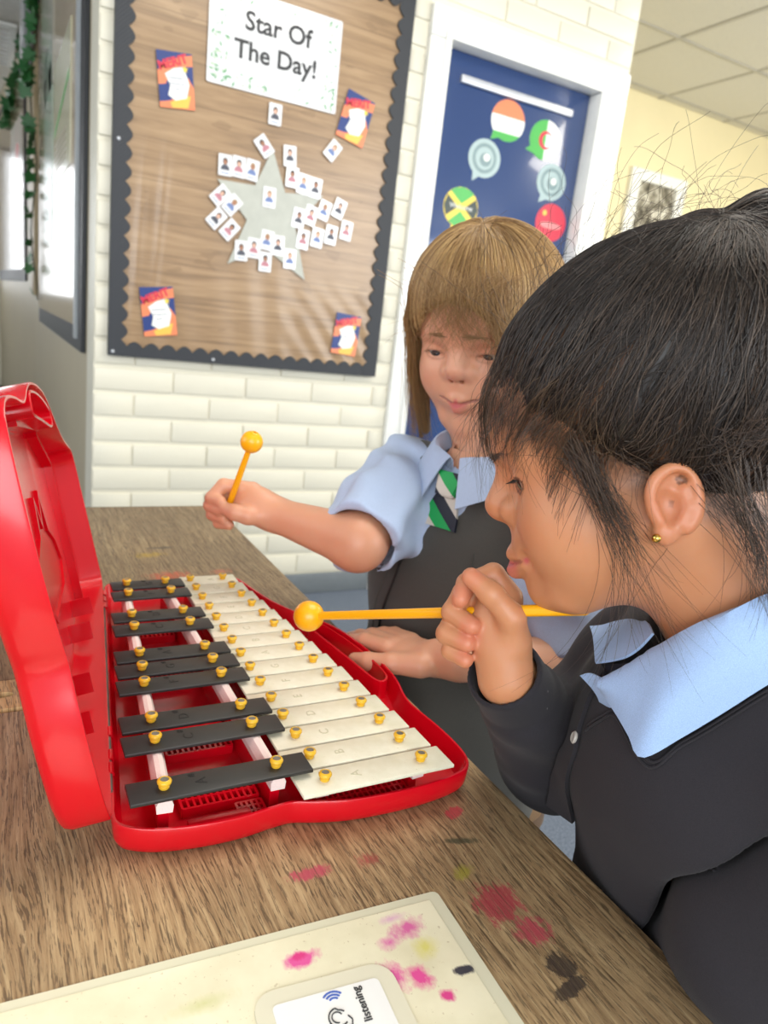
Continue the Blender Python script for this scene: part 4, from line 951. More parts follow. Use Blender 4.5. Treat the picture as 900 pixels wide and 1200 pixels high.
# ---- collars: thin cloth sheets lofted through rows of points
def resample(c, n):
    c = np.array(catmull(c, 8, False)); s = np.r_[0, np.cumsum(np.linalg.norm(np.diff(c, axis=0), axis=1))]
    return np.stack([np.interp(np.linspace(0, s[-1], n), s, c[:, k]) for k in range(3)], 1)
def sheet(name, rows, mat, parent, cols=30, sub=4, th=.0016):
    R_ = np.stack([resample(r, cols) for r in rows]); R_ = np.stack([resample(R_[:, j], (len(rows) - 1) * sub + 1) for j in range(cols)], 1)
    n = len(R_); du = np.gradient(R_, axis=1); dv = np.gradient(R_, axis=0); N = nrm(np.cross(du, dv)); idx = np.arange(n * cols).reshape(n, cols); m_ = n * cols
    v = np.concatenate([(R_ + N * th / 2).reshape(-1, 3), (R_ - N * th / 2).reshape(-1, 3)])
    q = np.stack([idx[:-1, :-1], idx[:-1, 1:], idx[1:, 1:], idx[1:, :-1]], -1).reshape(-1, 4); f = [q, q[:, ::-1] + m_]
    for e in (idx[0], idx[-1][::-1], idx[:, 0][::-1], idx[:, -1]): f.append(np.stack([e[1:], e[:-1], e[:-1] + m_, e[1:] + m_], -1))
    o = npmesh(name, v, np.concatenate(f), mat, parent); o.data.set_sharp_from_angle(angle=1.0); return o
M_shirt = cloth('pale_blue_shirt_cotton', '#9DBBE6', 2600, .2, .8, 0, .1)
fold = [(.3454, .3048, .7338), (.3501, .2894, .7518), (.3530, .2744, .7706), (.3510, .2572, .7877), (.3525, .2442, .8010), (.3600, .2333, .8129), (.372, .225, .8223), (.389, .2186, .8275)]
edge = [(.3470, .3060, .7300), (.3409, .2835, .7256), (.3355, .2657, .7207), (.333, .252, .7151), (.3444, .238, .7349), (.3558, .2241, .7572), (.3691, .2126, .778), (.3905, .2047, .7937)]
inner = [tuple(np.array(p) + np.array(d)) for p, d in zip(fold, [(.004, .002, -.012)] + [(.012, .006, -.016)] * 7)]
topf = [tuple(np.array(p) + np.array((-.0015, -.001, .0035))) for p in fold]
mid = [tuple((np.array(a) * .5 + np.array(b) * .5) + np.array((-.006, -.004, .003))) for a, b in zip(fold, edge)]
shirt1 = sheet('shirt_collar', [inner, topf, mid, edge], M_shirt, kid1, 40, 5)
ffold = [(.3540, .3190, .7406), (.3538, .3063, .7484), (.3530, .2947, .7568), (.3563, .2885, .7656), (.3586, .2830, .7775)]
fedge = [(.3960, .3690, .7411), (.3960, .3580, .7467), (.3930, .3450, .7554), (.3859, .3255, .7665), (.3763, .3076, .7724)]
fmid = [tuple(np.array(a) * .5 + np.array(b) * .5 + np.array((.004, .004, .002))) for a, b in zip(ffold, fedge)]
sheet('shirt_collar', [ffold, fmid, fedge], M_shirt, kid1, 20, 5)
sheet('shirt_front', [[(.3500, .3260, .7285), (.3490, .3180, .7345), (.3470, .3070, .7375)], [(.3500, .3100, .7240), (.3478, .3050, .7270), (.3440, .2960, .7310)], [(.3555, .3060, .7120), (.3510, .2990, .7180), (.3462, .2900, .7260)]], M_shirt, kid1, 16, 6)
sheet('shirt_front', [[(.362, .318, .740), (.358, .302, .748), (.358, .288, .757)], [(.372, .318, .712), (.366, .302, .720), (.362, .290, .735)]], plain('navy_undershirt', '#1A1C28', .9), kid1, 12, 4)
def drape(pts, f, off, n=40):
    p = resample(pts, n).astype(f32)
    for _ in range(4): p = p - grad(f, p) * (f(p) - off)[:, None]
    return p
band = drape([(.372, .3348, .7353), (.3629, .334, .7172), (.3553, .3324, .696), (.3504, .3302, .6745), (.3606, .3432, .6364), (.3715, .3538, .6008)], card1, .0015)
band2 = drape([(.362, .315, .7353), (.3529, .318, .7172), (.3473, .3164, .696), (.3444, .3142, .6745), (.3546, .3232, .6364), (.3655, .3338, .6008)], card1, .002)
sheet('button_band', [band, (band + band2) / 2, band2], M_card, kid1, 40, 3, .003)
for dz in (.0, .004): tube('neck_seam', drape([(.3457, .3096, .7008 - dz), (.3443, .2975, .7154 - dz), (.3443, .285, .7248 - dz), (.337, .25, .7131 - dz), (.3473, .2388, .7315 - dz), (.3594, .2253, .7536 - dz), (.3728, .213, .775 - dz)], card1, .0008, 50), .0009, M_card, kid1, 6)
o = lathe('button', [(.0, 0), (.004, 0), (.0045, .001), (.0035, .002), (.002, .0015)], plain('clear_grey_button', '#B9B6B0', .2), kid1, 14); o.location = drape([(.3448, .3168, .6876), (.345, .317, .688)], card1, .003, 3)[0]; o.rotation_euler = Vector((-.8, .45, .2)).to_track_quat('Z', 'Y').to_euler()
# ---- hair of the dark-haired child
G1 = V3(-.086, .010, .098); HN1 = V3(-.632, 0, .775)
def hair1l(q):
    d = ell(q, (-.034, 0, .035), (.1045, .0855, .0885))
    a = np.arctan2(q[:, 2] - G1[2], q[:, 0] - G1[0]); r = np.sqrt((q[:, 0] - G1[0]) ** 2 + (q[:, 2] - G1[2]) ** 2)
    d = d + (.0022 * np.abs(np.sin(a * 8.2 + .4)) ** .6 * np.clip((r - .04) / .07, 0, 1) - .0012) * np.clip(np.abs(q[:, 1]) / .03, 0, 1)
    d = smin(d, ell(q, (-.076, .004, .111), (.016, .018, .0105)), .006); d = smin(d, ell(q, (-.108, .008, .098), (.024, .024, .018)), .008)
    d = smin(d, chain(q, [(-.112, .010, .088), (-.148, .01, .05), (-.150, 0, -.03)], [.028, .034, .026]), .012)
    cut = (q - V3(.066, 0, .043)) @ HN1 + .006 * np.sin(q[:, 1] * 60)
    return smax(d, -cut, .014)
hair1 = lambda p: hair1l(H1.loc(p))
vh, fh = sdf_mesh(hair1, H1.o - .22, H1.o + .21, .0024)
qh = H1.loc(vh); nz = rng.random((len(vh), 1))
hairmesh = npmesh('hair', vh, fh, M_hair, kid1, True, np.array(lin('#1C1512')[:3]) * (.7 + .5 * nz))
hairmesh['label'] = 'dark hair pulled back and tied'
def settle(p, f, off):
    s = p.shape; p = p.reshape(-1, 3).astype(f32); d = f(p); m = d < off
    if m.any(): p[m] -= grad(f, p[m]) * (d[m] - off)[:, None]
    return p.reshape(s)
def flow(p, f, dirf, steps, ds, off):
    out = [p]; off = off.astype(f32)
    for i in range(steps):
        g = grad(f, p); d = dirf(p, g, i); d = d - g * (d * g).sum(1, keepdims=True) * .9; d = nrm(d); p = p + d * ds; p = p - grad(f, p) * (f(p) - off)[:, None] * .7; out.append(p)
    return np.stack(out, 1)
ok = (qh[:, 0] > -.125) & (np.linalg.norm(qh - G1, axis=1) > .02) & (qh[:, 1] > -.075)
ga = np.abs(np.sin(np.arctan2(qh[:, 2] - G1[2], qh[:, 0] - G1[0]) * 8.2 + .4)); gr = np.hypot(qh[:, 2] - G1[2], qh[:, 0] - G1[0])
part = (ga > .955) & (qh[:, 1] > .035) & (gr > .075) & (gr < .145); ok &= ~(part & (rng.random(len(qh)) < .93))
ct = hairmesh.data.color_attributes['tint']; cb = np.zeros(len(ct.data) * 4, f32); ct.data.foreach_get('color', cb); cb = cb.reshape(-1, 4)
if len(cb) == len(part): cb[part, :3] = np.array(lin('#6B4A34')[:3]) * (.7 + .4 * rng.random((part.sum(), 1))); ct.data.foreach_set('color', cb.ravel())
cand = np.nonzero(ok)[0]; pick = rng.choice(cand, 8000); p0 = vh[pick] + rng.normal(0, .0008, (8000, 3)).astype(f32)
G1w = H1.out(G1).astype(f32); off = rng.random(8000) * .0024 + .0002
wob = rng.normal(0, .22, (8000, 3)).astype(f32)
Pm = flow(p0.astype(f32), hair1, lambda p, g, i: nrm(G1w - p) + wob * math.cos(i * .35), 20, .0046, off)
def hairtint(n, cols, w=None):
    c = np.array([lin(h)[:3] for h in cols]); t = rng.random((n, 1)); i = rng.integers(0, len(c), n); j = rng.integers(0, len(c), n); return c[i] * t + c[j] * (1 - t)
taper = lambda m_, r, e=.35: r * (1 - (1 - e) * np.linspace(0, 1, m_) ** 2)
strands('hair_strand', Pm, taper(21, .00028), M_hair, hairmesh, hairtint(8000, ['#1A1512', '#2A221D', '#3E332C', '#55473C', '#211A17']))
cand = np.nonzero((qh[:, 0] < -.105) & (qh[:, 2] > -.04) & (qh[:, 2] < .11))[0]; s0 = vh[rng.choice(cand, 1500)].astype(f32); wf = rng.normal(0, .12, (1500, 3)).astype(f32); Uw = H1.M[:, 2]; Fw = H1.M[:, 0]
strands('hair_strand', flow(s0, hair1, lambda p, g, i: -V3(0, 0, 1) * .6 - Uw * .5 - Fw * .3 + wf, 16, .0055, rng.random(1500) * .003 + .0003), taper(17, .00028), M_hair, hairmesh, hairtint(1500, ['#1A1512', '#2A221D', '#3E332C', '#55473C']))
# wisps of the fringe, temples and nape (start, control, end in the head frame)
def bez(a, b, c, n): t = np.linspace(0, 1, n)[None, :, None]; return a[:, None] * (1 - t) ** 2 + 2 * b[:, None] * t * (1 - t) + c[:, None] * t ** 2
def wisps(n, a, b, c, ja, jb, jc, fr, head, rad, cols, parent, m_=12, off=.0012, curl=0.0):
    J = lambda x, j: np.array(x) + rng.normal(0, 1, (n, 3)) * np.array(j)
    s = J((0, 0, 0), (1, 1, 1)) * .0; A, B_, C_ = J(a, ja), J(b, jb), J(c, jc); P = fr.out(bez(A, B_, C_, m_))
    if curl: P = P + curl * np.sin(np.linspace(0, 9, m_))[None, :, None] * rng.normal(0, 1, (n, 1, 3)) * np.linspace(0, 1, m_)[None, :, None]
    P = settle(P, head, off); strands('hair_strand', P, taper(m_, rad, .3), M_hair, parent, hairtint(n, cols))
DK = ['#2A201A', '#43332A', '#5A4636', '#33271F']
for (n, a, b, c, ja, jb, jc, rad) in (
    (40, (.060, .012, .056), (.082, .014, .054), (.087, .018, .016), (.006, .022, .006), (.006, .024, .008), (.008, .028, .014), .00013),
    (40, (.046, .050, .044), (.070, .058, .038), (.072, .056, .008), (.008, .010, .010), (.008, .008, .008), (.010, .010, .012), .00013),
    (30, (.030, .066, .028), (.054, .072, .022), (.052, .064, -.004), (.008, .004, .008), (.008, .004, .008), (.010, .004, .012), .00013),
    (150, (.022, .067, .006), (.018, .072, -.018), (.008, .068, -.046), (.006, .003, .008), (.006, .003, .01), (.006, .006, .014), .00017),
    (34, (.016, .068, .000), (.014, .073, -.045), (-.002, .064, -.105), (.006, .003, .008), (.008, .003, .01), (.014, .008, .018), .00014),
    (170, (-.048, .072, -.004), (-.060, .074, -.018), (-.075, .066, .010), (.010, .004, .006), (.010, .004, .008), (.012, .006, .012), .00018),
    (150, (-.048, .066, -.030), (-.055, .066, -.070), (-.056, .052, -.110), (.010, .004, .010), (.010, .006, .012), (.014, .010, .016), .00016),
    (16, (.010, .06, -.04), (.020, .055, -.10), (.065, .045, -.125), (.01, .004, .01), (.012, .006, .008), (.02, .01, .006), .00013)):
    wisps(n, a, b, c, ja, jb, jc, H1, body1, rad, DK, hairmesh)
# thin fringe: strands that leave the combed hair and run on over the brow and temple
cutv = (qh - V3(.066, 0, .043)) @ HN1
fz = np.nonzero((body1(vh) > .0005) & (cutv > .004) & (cutv < .040) & (qh[:, 0] > -.004) & (qh[:, 1] > -.055))[0]; n = 430; s0 = vh[rng.choice(fz, n)].astype(f32)
hb1 = lambda p: np.minimum(hair1(p), body1(p)); wf = rng.normal(0, .20, (n, 3)).astype(f32); gw = rng.uniform(.25, .9, (n, 1)).astype(f32)
Q = flow(s0, hb1, lambda p, g, i: -nrm(G1w - p) * (1.2 - .03 * i) - gw * V3(0, 0, 1) * (.2 + .05 * i) + wf + g * .25, 17, .0042, (rng.random(n) ** 2 * .0045 + .0004))
ql = H1.loc(Q.reshape(-1, 3)).reshape(n, -1, 3); zc = np.where(ql[:, :, 0] > .046, rng.uniform(.008, .032, (n, 1)), rng.uniform(-.055, .01, (n, 1)))
dead = np.maximum.accumulate(ql[:, :, 2] < zc, axis=1); last = np.maximum((~dead).sum(1) - 1, 1)
for i in range(Q.shape[1]):
    m_ = dead[:, i]; Q[m_, i] = Q[m_, np.minimum(last[m_], i)] + (i - np.minimum(last[m_], i))[:, None] * V3(0, 0, -1e-5)
strands('hair_strand', Q[last > 3], taper(18, .00014, .4), M_hair, hairmesh, hairtint(int((last > 3).sum()), ['#3A2C22', '#5A4636', '#2E241D', '#715A43']))
# flyaways over the crown
n = 300; cz = np.nonzero((qh[:, 2] > .085) & (qh[:, 0] > -.12) & (qh[:, 0] < .05))[0]; s0 = vh[rng.choice(cz, n)]; g0 = grad(hair1, s0)
fw = nrm(nrm(G1w - s0) * .9 + rng.normal(0, .6, (n, 3))); L = rng.uniform(.03, .085, (n, 1)); hgt = rng.uniform(.1, .55, (n, 1))
P = bez(s0, s0 + fw * L * .5 + g0 * L * hgt, s0 + fw * L + g0 * L * rng.uniform(-.15, .5, (n, 1)), 16); P = P + .0012 * np.sin(np.linspace(0, 12, 16))[None, :, None] * rng.normal(0, 1, (n, 1, 3))
strands('hair_strand', P, .00011, M_hair, hairmesh, hairtint(n, ['#2A211C', '#4A3A2E']))
# brows, lashes, earring
wisps(70, (.0735, .010, .0185), (.070, .026, .0215), (.054, .043, .0175), (.003, .004, .0016), (.002, .004, .0012), (.004, .004, .0014), H1, body1, .00016, DK, hairmesh, 6, .0006)
def lashes(fr, S_, parent, n, dark, low=True, sides=(1, -1)):
    ec = S_['eye']
    for s in sides:
        for sg, ln in ((1, .0058), (-1, .0030))[:2 if low else 1]:
            t = np.linspace(-1.0, 1.0, n); y = ec[1] + .001 + t * .0112; z = ec[2] + S_['opz'] + sg * S_['open'] * np.sqrt(np.clip(1 - (t * .88) ** 2, 0, 1)); x = ec[0] + np.sqrt(np.clip(.0130 ** 2 - (y - ec[1]) ** 2 - (z - ec[2]) ** 2, 1e-8, 1))
            a = np.stack([x, s * y, z], 1); d = np.stack([np.full(n, .8), s * t * .5, np.full(n, -.35 * sg if sg > 0 else -.5)], 1); b = a + nrm(d) * ln * .55; c = a + nrm(d) * ln + np.stack([np.zeros(n), np.zeros(n), np.full(n, .0012 * (1 if sg > 0 else -.2))], 1)
            strands('eyelash', fr.out(bez(a, b, c, 6)), taper(6, .00020, .3), M_hair, parent, hairtint(n, dark))
lashes(H1, P1S, hairmesh, 22, ['#0A0706', '#15100E'], False)
M_goldj = NT('gold_earring'); M_goldj.P(Base_Color=lin('#D9B25A'), Metallic=1.0, Roughness=.2); M_goldj = M_goldj.m
ep = drape([H1.out((-.002, .078, -.0515)), H1.out((-.002, .0785, -.0515))], body1, .0012, 3)[0]
bm = bmesh.new(); bmesh.ops.create_icosphere(bm, subdivisions=2, radius=.0026); o = frombm('earring', bm, M_goldj, kid1, 1.5); o.location = ep
# ---- the yellow mallet she holds
def mallet(a, b, hr, sr, mat, label):
    """bead centre a, stick end b"""
    a, b = Vector(a), Vector(b); u = (b - a).normalized(); r = empty('mallet', b); tag(r, label, 'mallet')
    L = (b - a).length; s = tube('stick', [(0, 0, 0), (0, 0, .002), (0, 0, L * .5), (0, 0, L - hr * .5)], [sr * .7, sr, sr * .96, sr * .82], mat, r, 14)
    prof = [(.0022, hr * 1.02), (.0035, hr * .99)] + [(hr * math.sin(t), hr * math.cos(t)) for t in np.linspace(.32, PI - .25, 14)] + [(.001, -hr * .98)]
    prof = [(.0012, hr * .55), (.0022, hr * .70)] + prof
    hd_ = lathe('bead', [(x, z) for x, z in prof], mat, r, 24); hd_.location = (0, 0, L)
    r.rotation_euler = (-u).to_track_quat('Z', 'Y').to_euler(); return r
M_mal = NT('yellow_mallet_plastic'); M_mal.P(Base_Color=lin('#F2AE12'), Roughness=.3, Subsurface_Weight=.15, Subsurface_Radius=(.01, .006, .002)); M_mal = M_mal.m
mallet((.2249, .5048, .7084), (.3316, .3129, .7838), .0125, .0040, M_mal, 'yellow mallet with a round bead held over the cream bars by the dark-haired child')
# ------------------------------------------------------------------ the fair-haired child across the table corner
H2 = Frame((.4947, .7041, .9528), (-.7385, -.5197, -.4295), (.5591, -.8281, .0406), (-.3767, -.2102, .9022))
P2S = dict(open=.0046, opz=-.0026, eye=(.0528, .0305, -.0015), smile=.0032, liner=.2, lw=.0056, jaw=.006, jz=.009, kk=1.35, mw=-.001, lz=.0012)
NB2 = V3(.5000, .6760, .8000)
FT2 = V3(-.918, -.396, 0); LT2 = V3(.396, -.918, 0); TM2 = np.stack([FT2, LT2, V3(0, 0, 1)], 1)
T2 = lambda f, l, z: tuple(V3(.500, .676, 0) + FT2 * f + LT2 * l + V3(0, 0, z))
SR2 = V3(*T2(0, -.100, .765)); SL2 = V3(*T2(0, .100, .768)); ER2 = V3(.345, .664, .716); EL2 = V3(.535, .500, .630)
HR2 = Frame((.2459, .7655, .7315), RC[:, 0], RC[:, 1], RC[:, 2])
KN2 = V3(.3735, .6080, .6175); FD2 = nrm(V3(-.275, .96, -.07)[None])[0]; SD2 = nrm(np.cross(FD2, V3(0, 0, 1))[None])[0]; HL2 = Frame(KN2, FD2, -SD2, np.cross(FD2, -SD2))
def hand2r(p):
    q = HR2.loc(p)
    d = cap(q, mm(36, -10, -4), mm(22, -3, -4), .0180, .0190)
    d = smin(d, ell(q, mm(10, 2, -5), mm(23, 20, 14)), .014)
    d = smin(d, chain(q, [mm(26, -12, 6), mm(10, -12, 15), mm(-4, -8, 18), mm(-15, -4, 15)], [.0115, .0096, .0088, .0070]), .006)
    fg = None
    for pts, r in (([mm(12, 18, -4), mm(-20, 22, 0), mm(-32, 8, 6), mm(-21, 4, 13)], .0088), ([mm(10, 12, -13), mm(-26, 14, -8), mm(-35, 0, 1), mm(-22, -6, 10)], .0088), ([mm(8, 2, -16), mm(-26, 2, -11), mm(-33, -10, -2), mm(-19, -15, 6)], .0084), ([mm(8, -8, -15), mm(-20, -10, -11), mm(-26, -20, -3), mm(-13, -22, 4)], .0076)):
        c = chain(q, pts, [r, r * .94, r * .86, r * .76], .002); fg = c if fg is None else smin(fg, c, .0012)
    return smin(d, fg, .004)
def hand2l(p):
    q = HL2.loc(p)      # x along the fingers, y towards the thumb, z up
    d = cap(q, mm(-82, -6, 11), mm(-58, -4, 6), .0185, .0190)
    d = smin(d, ell(q, mm(-28, 0, 2), mm(36, 31, 12.5)), .016)
    d = smin(d, chain(q, [mm(-55, 20, 2), mm(-30, 36, 0), mm(-8, 46, -3), mm(9, 49, -6)], [.0120, .0100, .0088, .0070]), .008)
    for y0, y1, L, r in ((19, 27, 54, .0083), (7, 9, 62, .0084), (-6, -6, 57, .0081), (-18, -17, 44, .0073)):
        c = chain(q, [mm(-6, y0, 5), mm(L * .42, y0 + (y1 - y0) * .5, 4), mm(L * .74, y1 * .95, -2), mm(L, y1, -8)], [r * 1.12, r, r * .9, r * .74], .004); d = smin(d, c, .006)
    return d
WR2 = HR2.out(mm(36, -10, -4)); WL2 = HL2.out(mm(-82, -6, 11))
def neck2(p): return cap(p, H2.out((-.034, 0, -.055)), NB2 + V3(.006, .004, -.01), .034, .039)
def body2(p): return smin(head_field(H2.loc(p), P2S), neck2(p), .03)
def arms2(p):
    d = chain(p, [tuple(SR2), tuple(ER2), tuple(WR2)], [.036, .030, .0185], .012)
    return smin(d, chain(p, [tuple(SL2), tuple(EL2), tuple(WL2)], [.036, .030, .0185], .012), .004)
def low2(p):
    d = ell(p, T2(0, 0, .67), (.070, .105, .12), TM2); d = smin(d, ell(p, T2(0, 0, .47), (.09, .105, .12), TM2), .05); d = smin(d, cap(p, NB2 - V3(0, 0, .01), T2(0, 0, .70), .046, .07), .03)
    for s in (-1, 1):
        d = smin(d, chain(p, [T2(0, .055 * s, .42), T2(.19, .065 * s, .405), T2(.16, .065 * s, .07)], [.060, .045, .030], .02), .03); d = smin(d, cap(p, T2(.16, .065 * s, .04), T2(.25, .07 * s, .035), .034, .028), .02)
    return d
v1, f1 = sdf_mesh(body2, (.36, .56, .77), (.64, .84, 1.10), .0014)
v2, f2 = sdf_mesh(lambda p: smin(hand2r(p), arms2(p), .012), (.18, .60, .66), (.40, .84, .80), .0018)
v4, f4 = sdf_mesh(lambda p: smin(hand2l(p), arms2(p), .012), (.30, .44, .585), (.58, .69, .68), .0016)
v3, f3 = sdf_mesh(low2, (.15, .45, -.01), (.68, .85, .82), .008)
q = H2.loc(v1); SK2 = '#D9A283'; t1 = face_tint(q, lin(SK2), lin('#B8404E'), lin('#D4836E'), P2S)
tt = [t1] + [np.tile(np.array(lin(h)[:3]), (len(v), 1)) for v, h in ((v2, '#D39B7C'), (v4, SK2), (v3, SK2))]
V, Fa = join([(v1, f1), (v2, f2), (v4, f4), (v3, f3)])
kid2 = npmesh('person', V, Fa, M_skin, None, True, np.concatenate(tt)); tag(kid2, 'smiling child with straight fair hair and fringe, grey pinafore and striped tie, raising a mallet', 'person')
M_eye2 = eye_mat('blue_grey_eye', '#3A4148')
for s in (1, -1): eyeball(H2, (.0528, s * .0305, -.0015), .0117, (1, 0, -.35), M_eye2, kid2)
# clothes
def sleeve2(p, S0, E0, t, r0, r1):
    u = (E0 - S0) / np.linalg.norm(E0 - S0); e = S0 + (E0 - S0) * t
    d = chain(p, [tuple(S0 - u * .01), tuple(S0 + (E0 - S0) * t * .55), tuple(e + u * .02)], [r0, r0 * 1.02, r1], .02) - folds(p, .0062, 100)
    d = smax(d, plane(p, e, u), .003); return smax(d, -cap(p, tuple(e - u * .03), tuple(e + u * .04), r1 - .004), .002)
def shirt2(p):
    d = ell(p, T2(0, 0, .67), (.079, .113, .125), TM2); d = smin(d, cap(p, SR2, SL2, .042), .03); d = smin(d, cap(p, NB2 - V3(0, 0, .015), T2(0, 0, .71), .048, .075), .03)
    d = smin(d, sleeve2(p, SR2, ER2, 1.0, .050, .043), .014); d = smin(d, sleeve2(p, SL2, EL2, .96, .052, .044), .014)
    return smax(d, -cap(p, NB2 + V3(0, 0, -.006), H2.out((-.028, 0, -.055)), .047, .055), .004)
vs2, fs2 = sdf_mesh(shirt2, (.26, .44, .55), (.66, .86, .86), .0030)
M_shirt2 = cloth('pale_blue_blouse_cotton', '#AEBFDB', 2600, .2, .8, 0, .1); npmesh('blouse', vs2, fs2, M_shirt2, kid2)
def pin2(p):
    d = ell(p, T2(0, 0, .67), (.086, .127, .130), TM2); d = smin(d, cap(p, SR2 + LT2 * .015, SL2 - LT2 * .015, .050), .03)
    d = smin(d, chain(p, [T2(.0, 0, .60), T2(.01, 0, .46), T2(.03, 0, .36)], [.10, .125, .15]), .05)
    d = smin(d, chain(p, [T2(.03, 0, .46), T2(.17, 0, .455)], [.12, .09]), .04) - folds(p, .0018, 48)
    d = smax(d, -ell(p, T2(.075, 0, .802), (.085, .052, .036), TM2), .006)
    for S0, sg in ((SR2, -1), (SL2, 1)): d = smax(d, -ell(p, tuple(S0 + LT2 * sg * .060 + V3(0, 0, -.02)), (.085, .054, .085), TM2), .008)
    d = smax(d, -cap(p, NB2 + V3(0, 0, -.02), NB2 + V3(0, 0, .1), .060), .004)
    return smax(d, plane(p, (0, 0, .40), (0, 0, -1)), .01)
vp, fp = sdf_mesh(pin2, (.24, .42, .36), (.72, .90, .85), .0032)
M_pin = cloth('dark_grey_pinafore_twill', '#4A4945', 1800, .3, .85, 0, .1); npmesh('pinafore', vp, fp, M_pin, kid2)
zp = drape([T2(.06, -.030, .735), T2(.07, -.032, .69), T2(.07, -.034, .64), T2(.07, -.035, .60)], pin2, .0012, 30); tube('zip', zp, .0016, plain('dark_zip_metal', '#2C2C2B', .4, Metallic=.5), kid2, 6)
o = box('zip_pull', (-.0035, -.0015, -.014), (.0035, .0015, .003), plain('grey_zip_pull', '#55554F', .35, Metallic=.6), kid2, .001); o.location = zp[0] + FT2 * .004
for c in ([T2(.075, -.05, .72), T2(.08, -.055, .66), T2(.08, -.058, .58)], [T2(.075, .05, .72), T2(.08, .055, .66), T2(.08, .058, .58)]): tube('seam', drape(c, pin2, .0003, 30), .0011, M_pin, kid2, 6)
# collar and tie
def ringpt(phi, r, z, fwd=0.0): return T2(fwd + r * math.cos(phi) + .006, r * math.sin(phi), z)
for sg in (-1, 1):
    ph_ = np.linspace(.12, 2.3, 8)
    inn = [ringpt(sg * a, .044, .796 + .010 * a) for a in ph_]; fo = [ringpt(sg * a, .0515, .812 + .013 * a) for a in ph_]
    ed = [ringpt(sg * (a + .18), .068 + .012 * math.exp(-a * 1.4), .774 + .018 * a - .016 * math.exp(-a * 1.6)) for a in ph_]; md = [tuple((np.array(a) + np.array(b)) / 2 + np.array((0, 0, .004))) for a, b in zip(fo, ed)]
    sheet('shirt_collar', [inn, fo, md, ed], M_shirt2, kid2, 26, 4)
def tie_mat():
    k = NT('striped_school_tie'); co = k.coord(); sp_ = k.n('ShaderNodeSeparateXYZ', ins={0: co}).outputs
    t = k.math('FRACT', k.math('ADD', k.math('MULTIPLY', sp_[0], 17.0), k.math('MULTIPLY', sp_[1], 21.0)))
    k.P(Base_Color=k.ramp(t, [(0, lin('#0FA050')), (.36, lin('#0FA050')), (.361, lin('#14182A')), (.70, lin('#14182A')), (.701, lin('#CFC8BC')), (.99, lin('#CFC8BC'))]), Roughness=.55)
    nn = k.b; 
    for nd in k.t.nodes:
        if nd.type == 'VALTORGB': nd.color_ramp.interpolation = 'CONSTANT'
    k.bump(k.noise(co, 1500, 2), .15, .0004); return k.m
tie = empty('necktie', T2(.064, 0, .782)); tie.parent = kid2
tm = Matrix([[-LT2[0] * -1, 0, FT2[0]], [-LT2[1] * -1, 0, FT2[1]], [0, 1, 0]]).to_4x4(); tm.translation = Vector(T2(.060, 0, .780)); tie.matrix_world = tm @ Matrix.Rotation(math.radians(-20), 4, 'X')
bm = bmesh.new()
kn = [(-.017, .016), (.017, .016), (.012, -.012), (-.012, -.012)]
def prism(bm, o, z0, z1, puff):
    n_ = len(o); c_ = bm.verts.new((sum(p[0] for p in o) / n_, sum(p[1] for p in o) / n_, z1 + puff)); a_ = [bm.verts.new((x, y, z1)) for x, y in o]; b_ = [bm.verts.new((x, y, z0)) for x, y in o]
    for i in range(n_): bm.faces.new((a_[i], a_[(i + 1) % n_], c_)); bm.faces.new((b_[i], b_[(i + 1) % n_], a_[(i + 1) % n_], a_[i]))
    bm.faces.new(b_[::-1])
M_tie = tie_mat(); prism(bm, kn, 0, .008, .004); bmesh.ops.bevel(bm, geom=list(bm.edges), offset=.0015, segments=2, affect='EDGES'); frombm('tie_knot', bm, M_tie, tie, .8)
bm = bmesh.new(); prism(bm, [(-.014, -.010), (.014, -.010), (.022, -.034), (.024, -.046), (-.024, -.046), (-.022, -.034)], -.003, .001, .0015); frombm('tie_blade', bm, M_tie, tie, .8)
# hair
C2 = V3(-.012, 0, .110)
def hair2l(q):
    d = ell(q, (-.016, 0, .032), (.0955, .0835, .081))
    back = chain(q, [(-.050, 0, .01), (-.060, 0, -.06), (-.056, 0, -.135)], [.078, .070, .058], .03)
    s = np.stack([q[:, 0], np.abs(q[:, 1]), q[:, 2]], -1)
    side = chain(s, [(.020, .068, .015), (.018, .075, -.05), (.014, .080, -.135)], [.015, .011, .006], .01)
    d = smin(d, back, .02); d = smin(d, side, .012)
    face = ell(q, (.088, 0, -.040), (.064, .061, .105))
    d = smax(d, -face, .010)
    return smax(d, -cap(q, (-.01, 0, -.06), (.02, 0, -.16), .052, .055), .008)
hair2 = lambda p: hair2l(H2.loc(p))
vh2, fh2 = sdf_mesh(hair2, H2.o - .2, H2.o + .2, .0030)
hm2 = npmesh('hair', vh2, fh2, M_hair, kid2, True, np.array(lin('#8A6A44')[:3]) * (.75 + .4 * rng.random((len(vh2), 1)))); hm2['label'] = 'straight fair hair with a fringe'
n = 5200; th = np.arccos(1 - rng.random(n) * .62); az = rng.uniform(0, 2 * PI, n)
seed = H2.out(np.stack([-.016 + .0965 * np.sin(th) * np.cos(az), .0835 * np.sin(th) * np.sin(az), .032 + .081 * np.cos(th)], 1)).astype(f32)
both2 = lambda p: np.minimum(hair2(p), np.minimum(body2(p), shirt2(p)) - .002)
C2w = H2.out(C2).astype(f32); up2 = H2.M[:, 2]
def dir2(p, g, i):
    o = nrm((p - C2w) - ((p - C2w) @ up2)[:, None] * up2); return o * .75 - V3(0, 0, 1) * .8 - up2 * .35
Q = flow(seed, hair2, dir2, 38, .0068, rng.random(n) * .0030 + .0003)
ql = H2.loc(Q.reshape(-1, 3)).reshape(n, -1, 3)
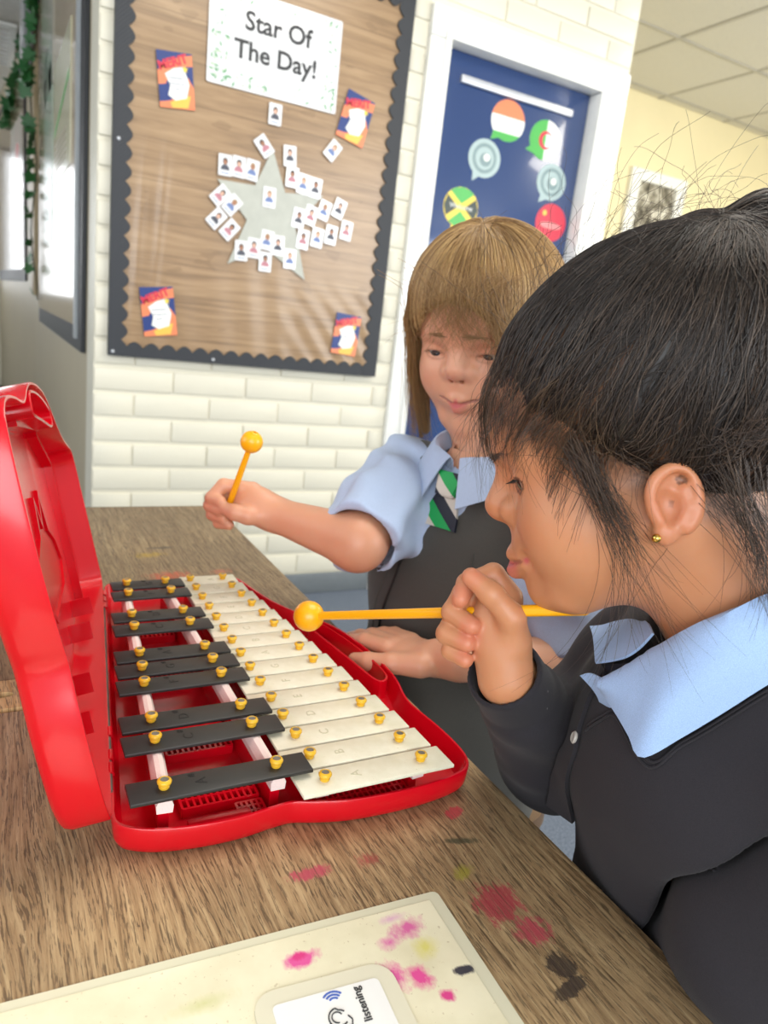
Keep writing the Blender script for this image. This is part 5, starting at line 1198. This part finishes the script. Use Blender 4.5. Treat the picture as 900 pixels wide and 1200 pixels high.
# cut each strand where it leaves the hair: the fringe at the brow, the rest at shoulder length
fr_ = (ql[:, :, 0] > .030) & (np.abs(ql[:, :, 1]) < .060); lim = rng.uniform(.018, .050, (n, 1)); cutz = np.where(fr_, lim - .004 * (np.abs(ql[:, :, 1]) > .04), rng.uniform(-.155, -.125, (n, 1)))
dead = np.maximum.accumulate(ql[:, :, 2] < cutz, axis=1); last = np.maximum((~dead).sum(1) - 1, 1)
for i in range(Q.shape[1]):
    m_ = dead[:, i]; Q[m_, i] = Q[m_, np.minimum(last[m_], i)] + (i - np.minimum(last[m_], i))[:, None] * V3(0, 0, -1e-5)
keep = last > 4; Q = Q[keep]
FAIR = ['#7A5B38', '#A07C4E', '#B9955F', '#8E6C44', '#CBA873']
strands('hair_strand', Q, taper(39, .00036, .5), M_hair, hm2, hairtint(len(Q), FAIR))
FW = ['#8E6C44', '#A98757', '#9A7850']
for (n, a, b, c, ja, jb, jc, rad) in ((230, (.050, .006, .085), (.086, .008, .066), (.0845, .012, .020), (.010, .030, .006), (.005, .032, .006), (.004, .036, .012), .00024),
    (130, (.030, .060, .050), (.056, .070, .010), (.030, .076, -.125), (.012, .004, .010), (.008, .004, .012), (.012, .006, .03), .00028),
    (330, (.030, -.060, .050), (.052, -.072, .010), (.024, -.080, -.130), (.014, .004, .010), (.012, .005, .012), (.016, .008, .022), .00026)):
    wisps(n, a, b, c, ja, jb, jc, H2, body2, rad, FW, hm2, 14, .0020)
wisps(150, (.048, .045, .075), (.078, .050, .045), (.070, .050, -.012), (.010, .010, .008), (.006, .010, .010), (.006, .012, .018), H2, body2, .00026, FW, hm2, 14, .0025)
for s in (1, -1): wisps(26, (.0725, .012 * s, .0240), (.069, .026 * s, .0250), (.055, .041 * s, .0165), (.002, .003, .0012), (.002, .003, .001), (.003, .003, .0012), H2, body2, .00020, ['#8A6C4C', '#9A7C5A'], hm2, 6, .0006)
P2L = dict(P2S); P2L['eye'] = (.0528, .0305, -.0015); lashes(H2, P2L, hm2, 20, ['#2A2018', '#3A2C20'], False)
mallet((.2429, .7362, .8089), (.2318, .7730, .7230), .0120, .0036, M_mal, 'yellow mallet raised by the fair-haired child in front of the brick wall')
# ------------------------------------------------------------------ low stools under the children
def stool(x, y, label):
    r = empty('stool', (x, y, 0)); tag(r, label, 'stool')
    M_st = plain('worn_stool_wood', '#6B5238', .5, .2)
    o = poly('seat', [oval(0, 0, .12, .12, 28)], .335, .36, M_st, r)
    for a in range(4):
        c, s = math.cos(PI / 4 + a * PI / 2), math.sin(PI / 4 + a * PI / 2); tube('leg', [(.08 * c, .08 * s, .336), (.115 * c, .115 * s, 0)], .014, M_st, r, 10)
stool(.60, .20, 'low round wooden stool under the dark-haired child')
stool(.56, .70, 'low round wooden stool under the fair-haired child')
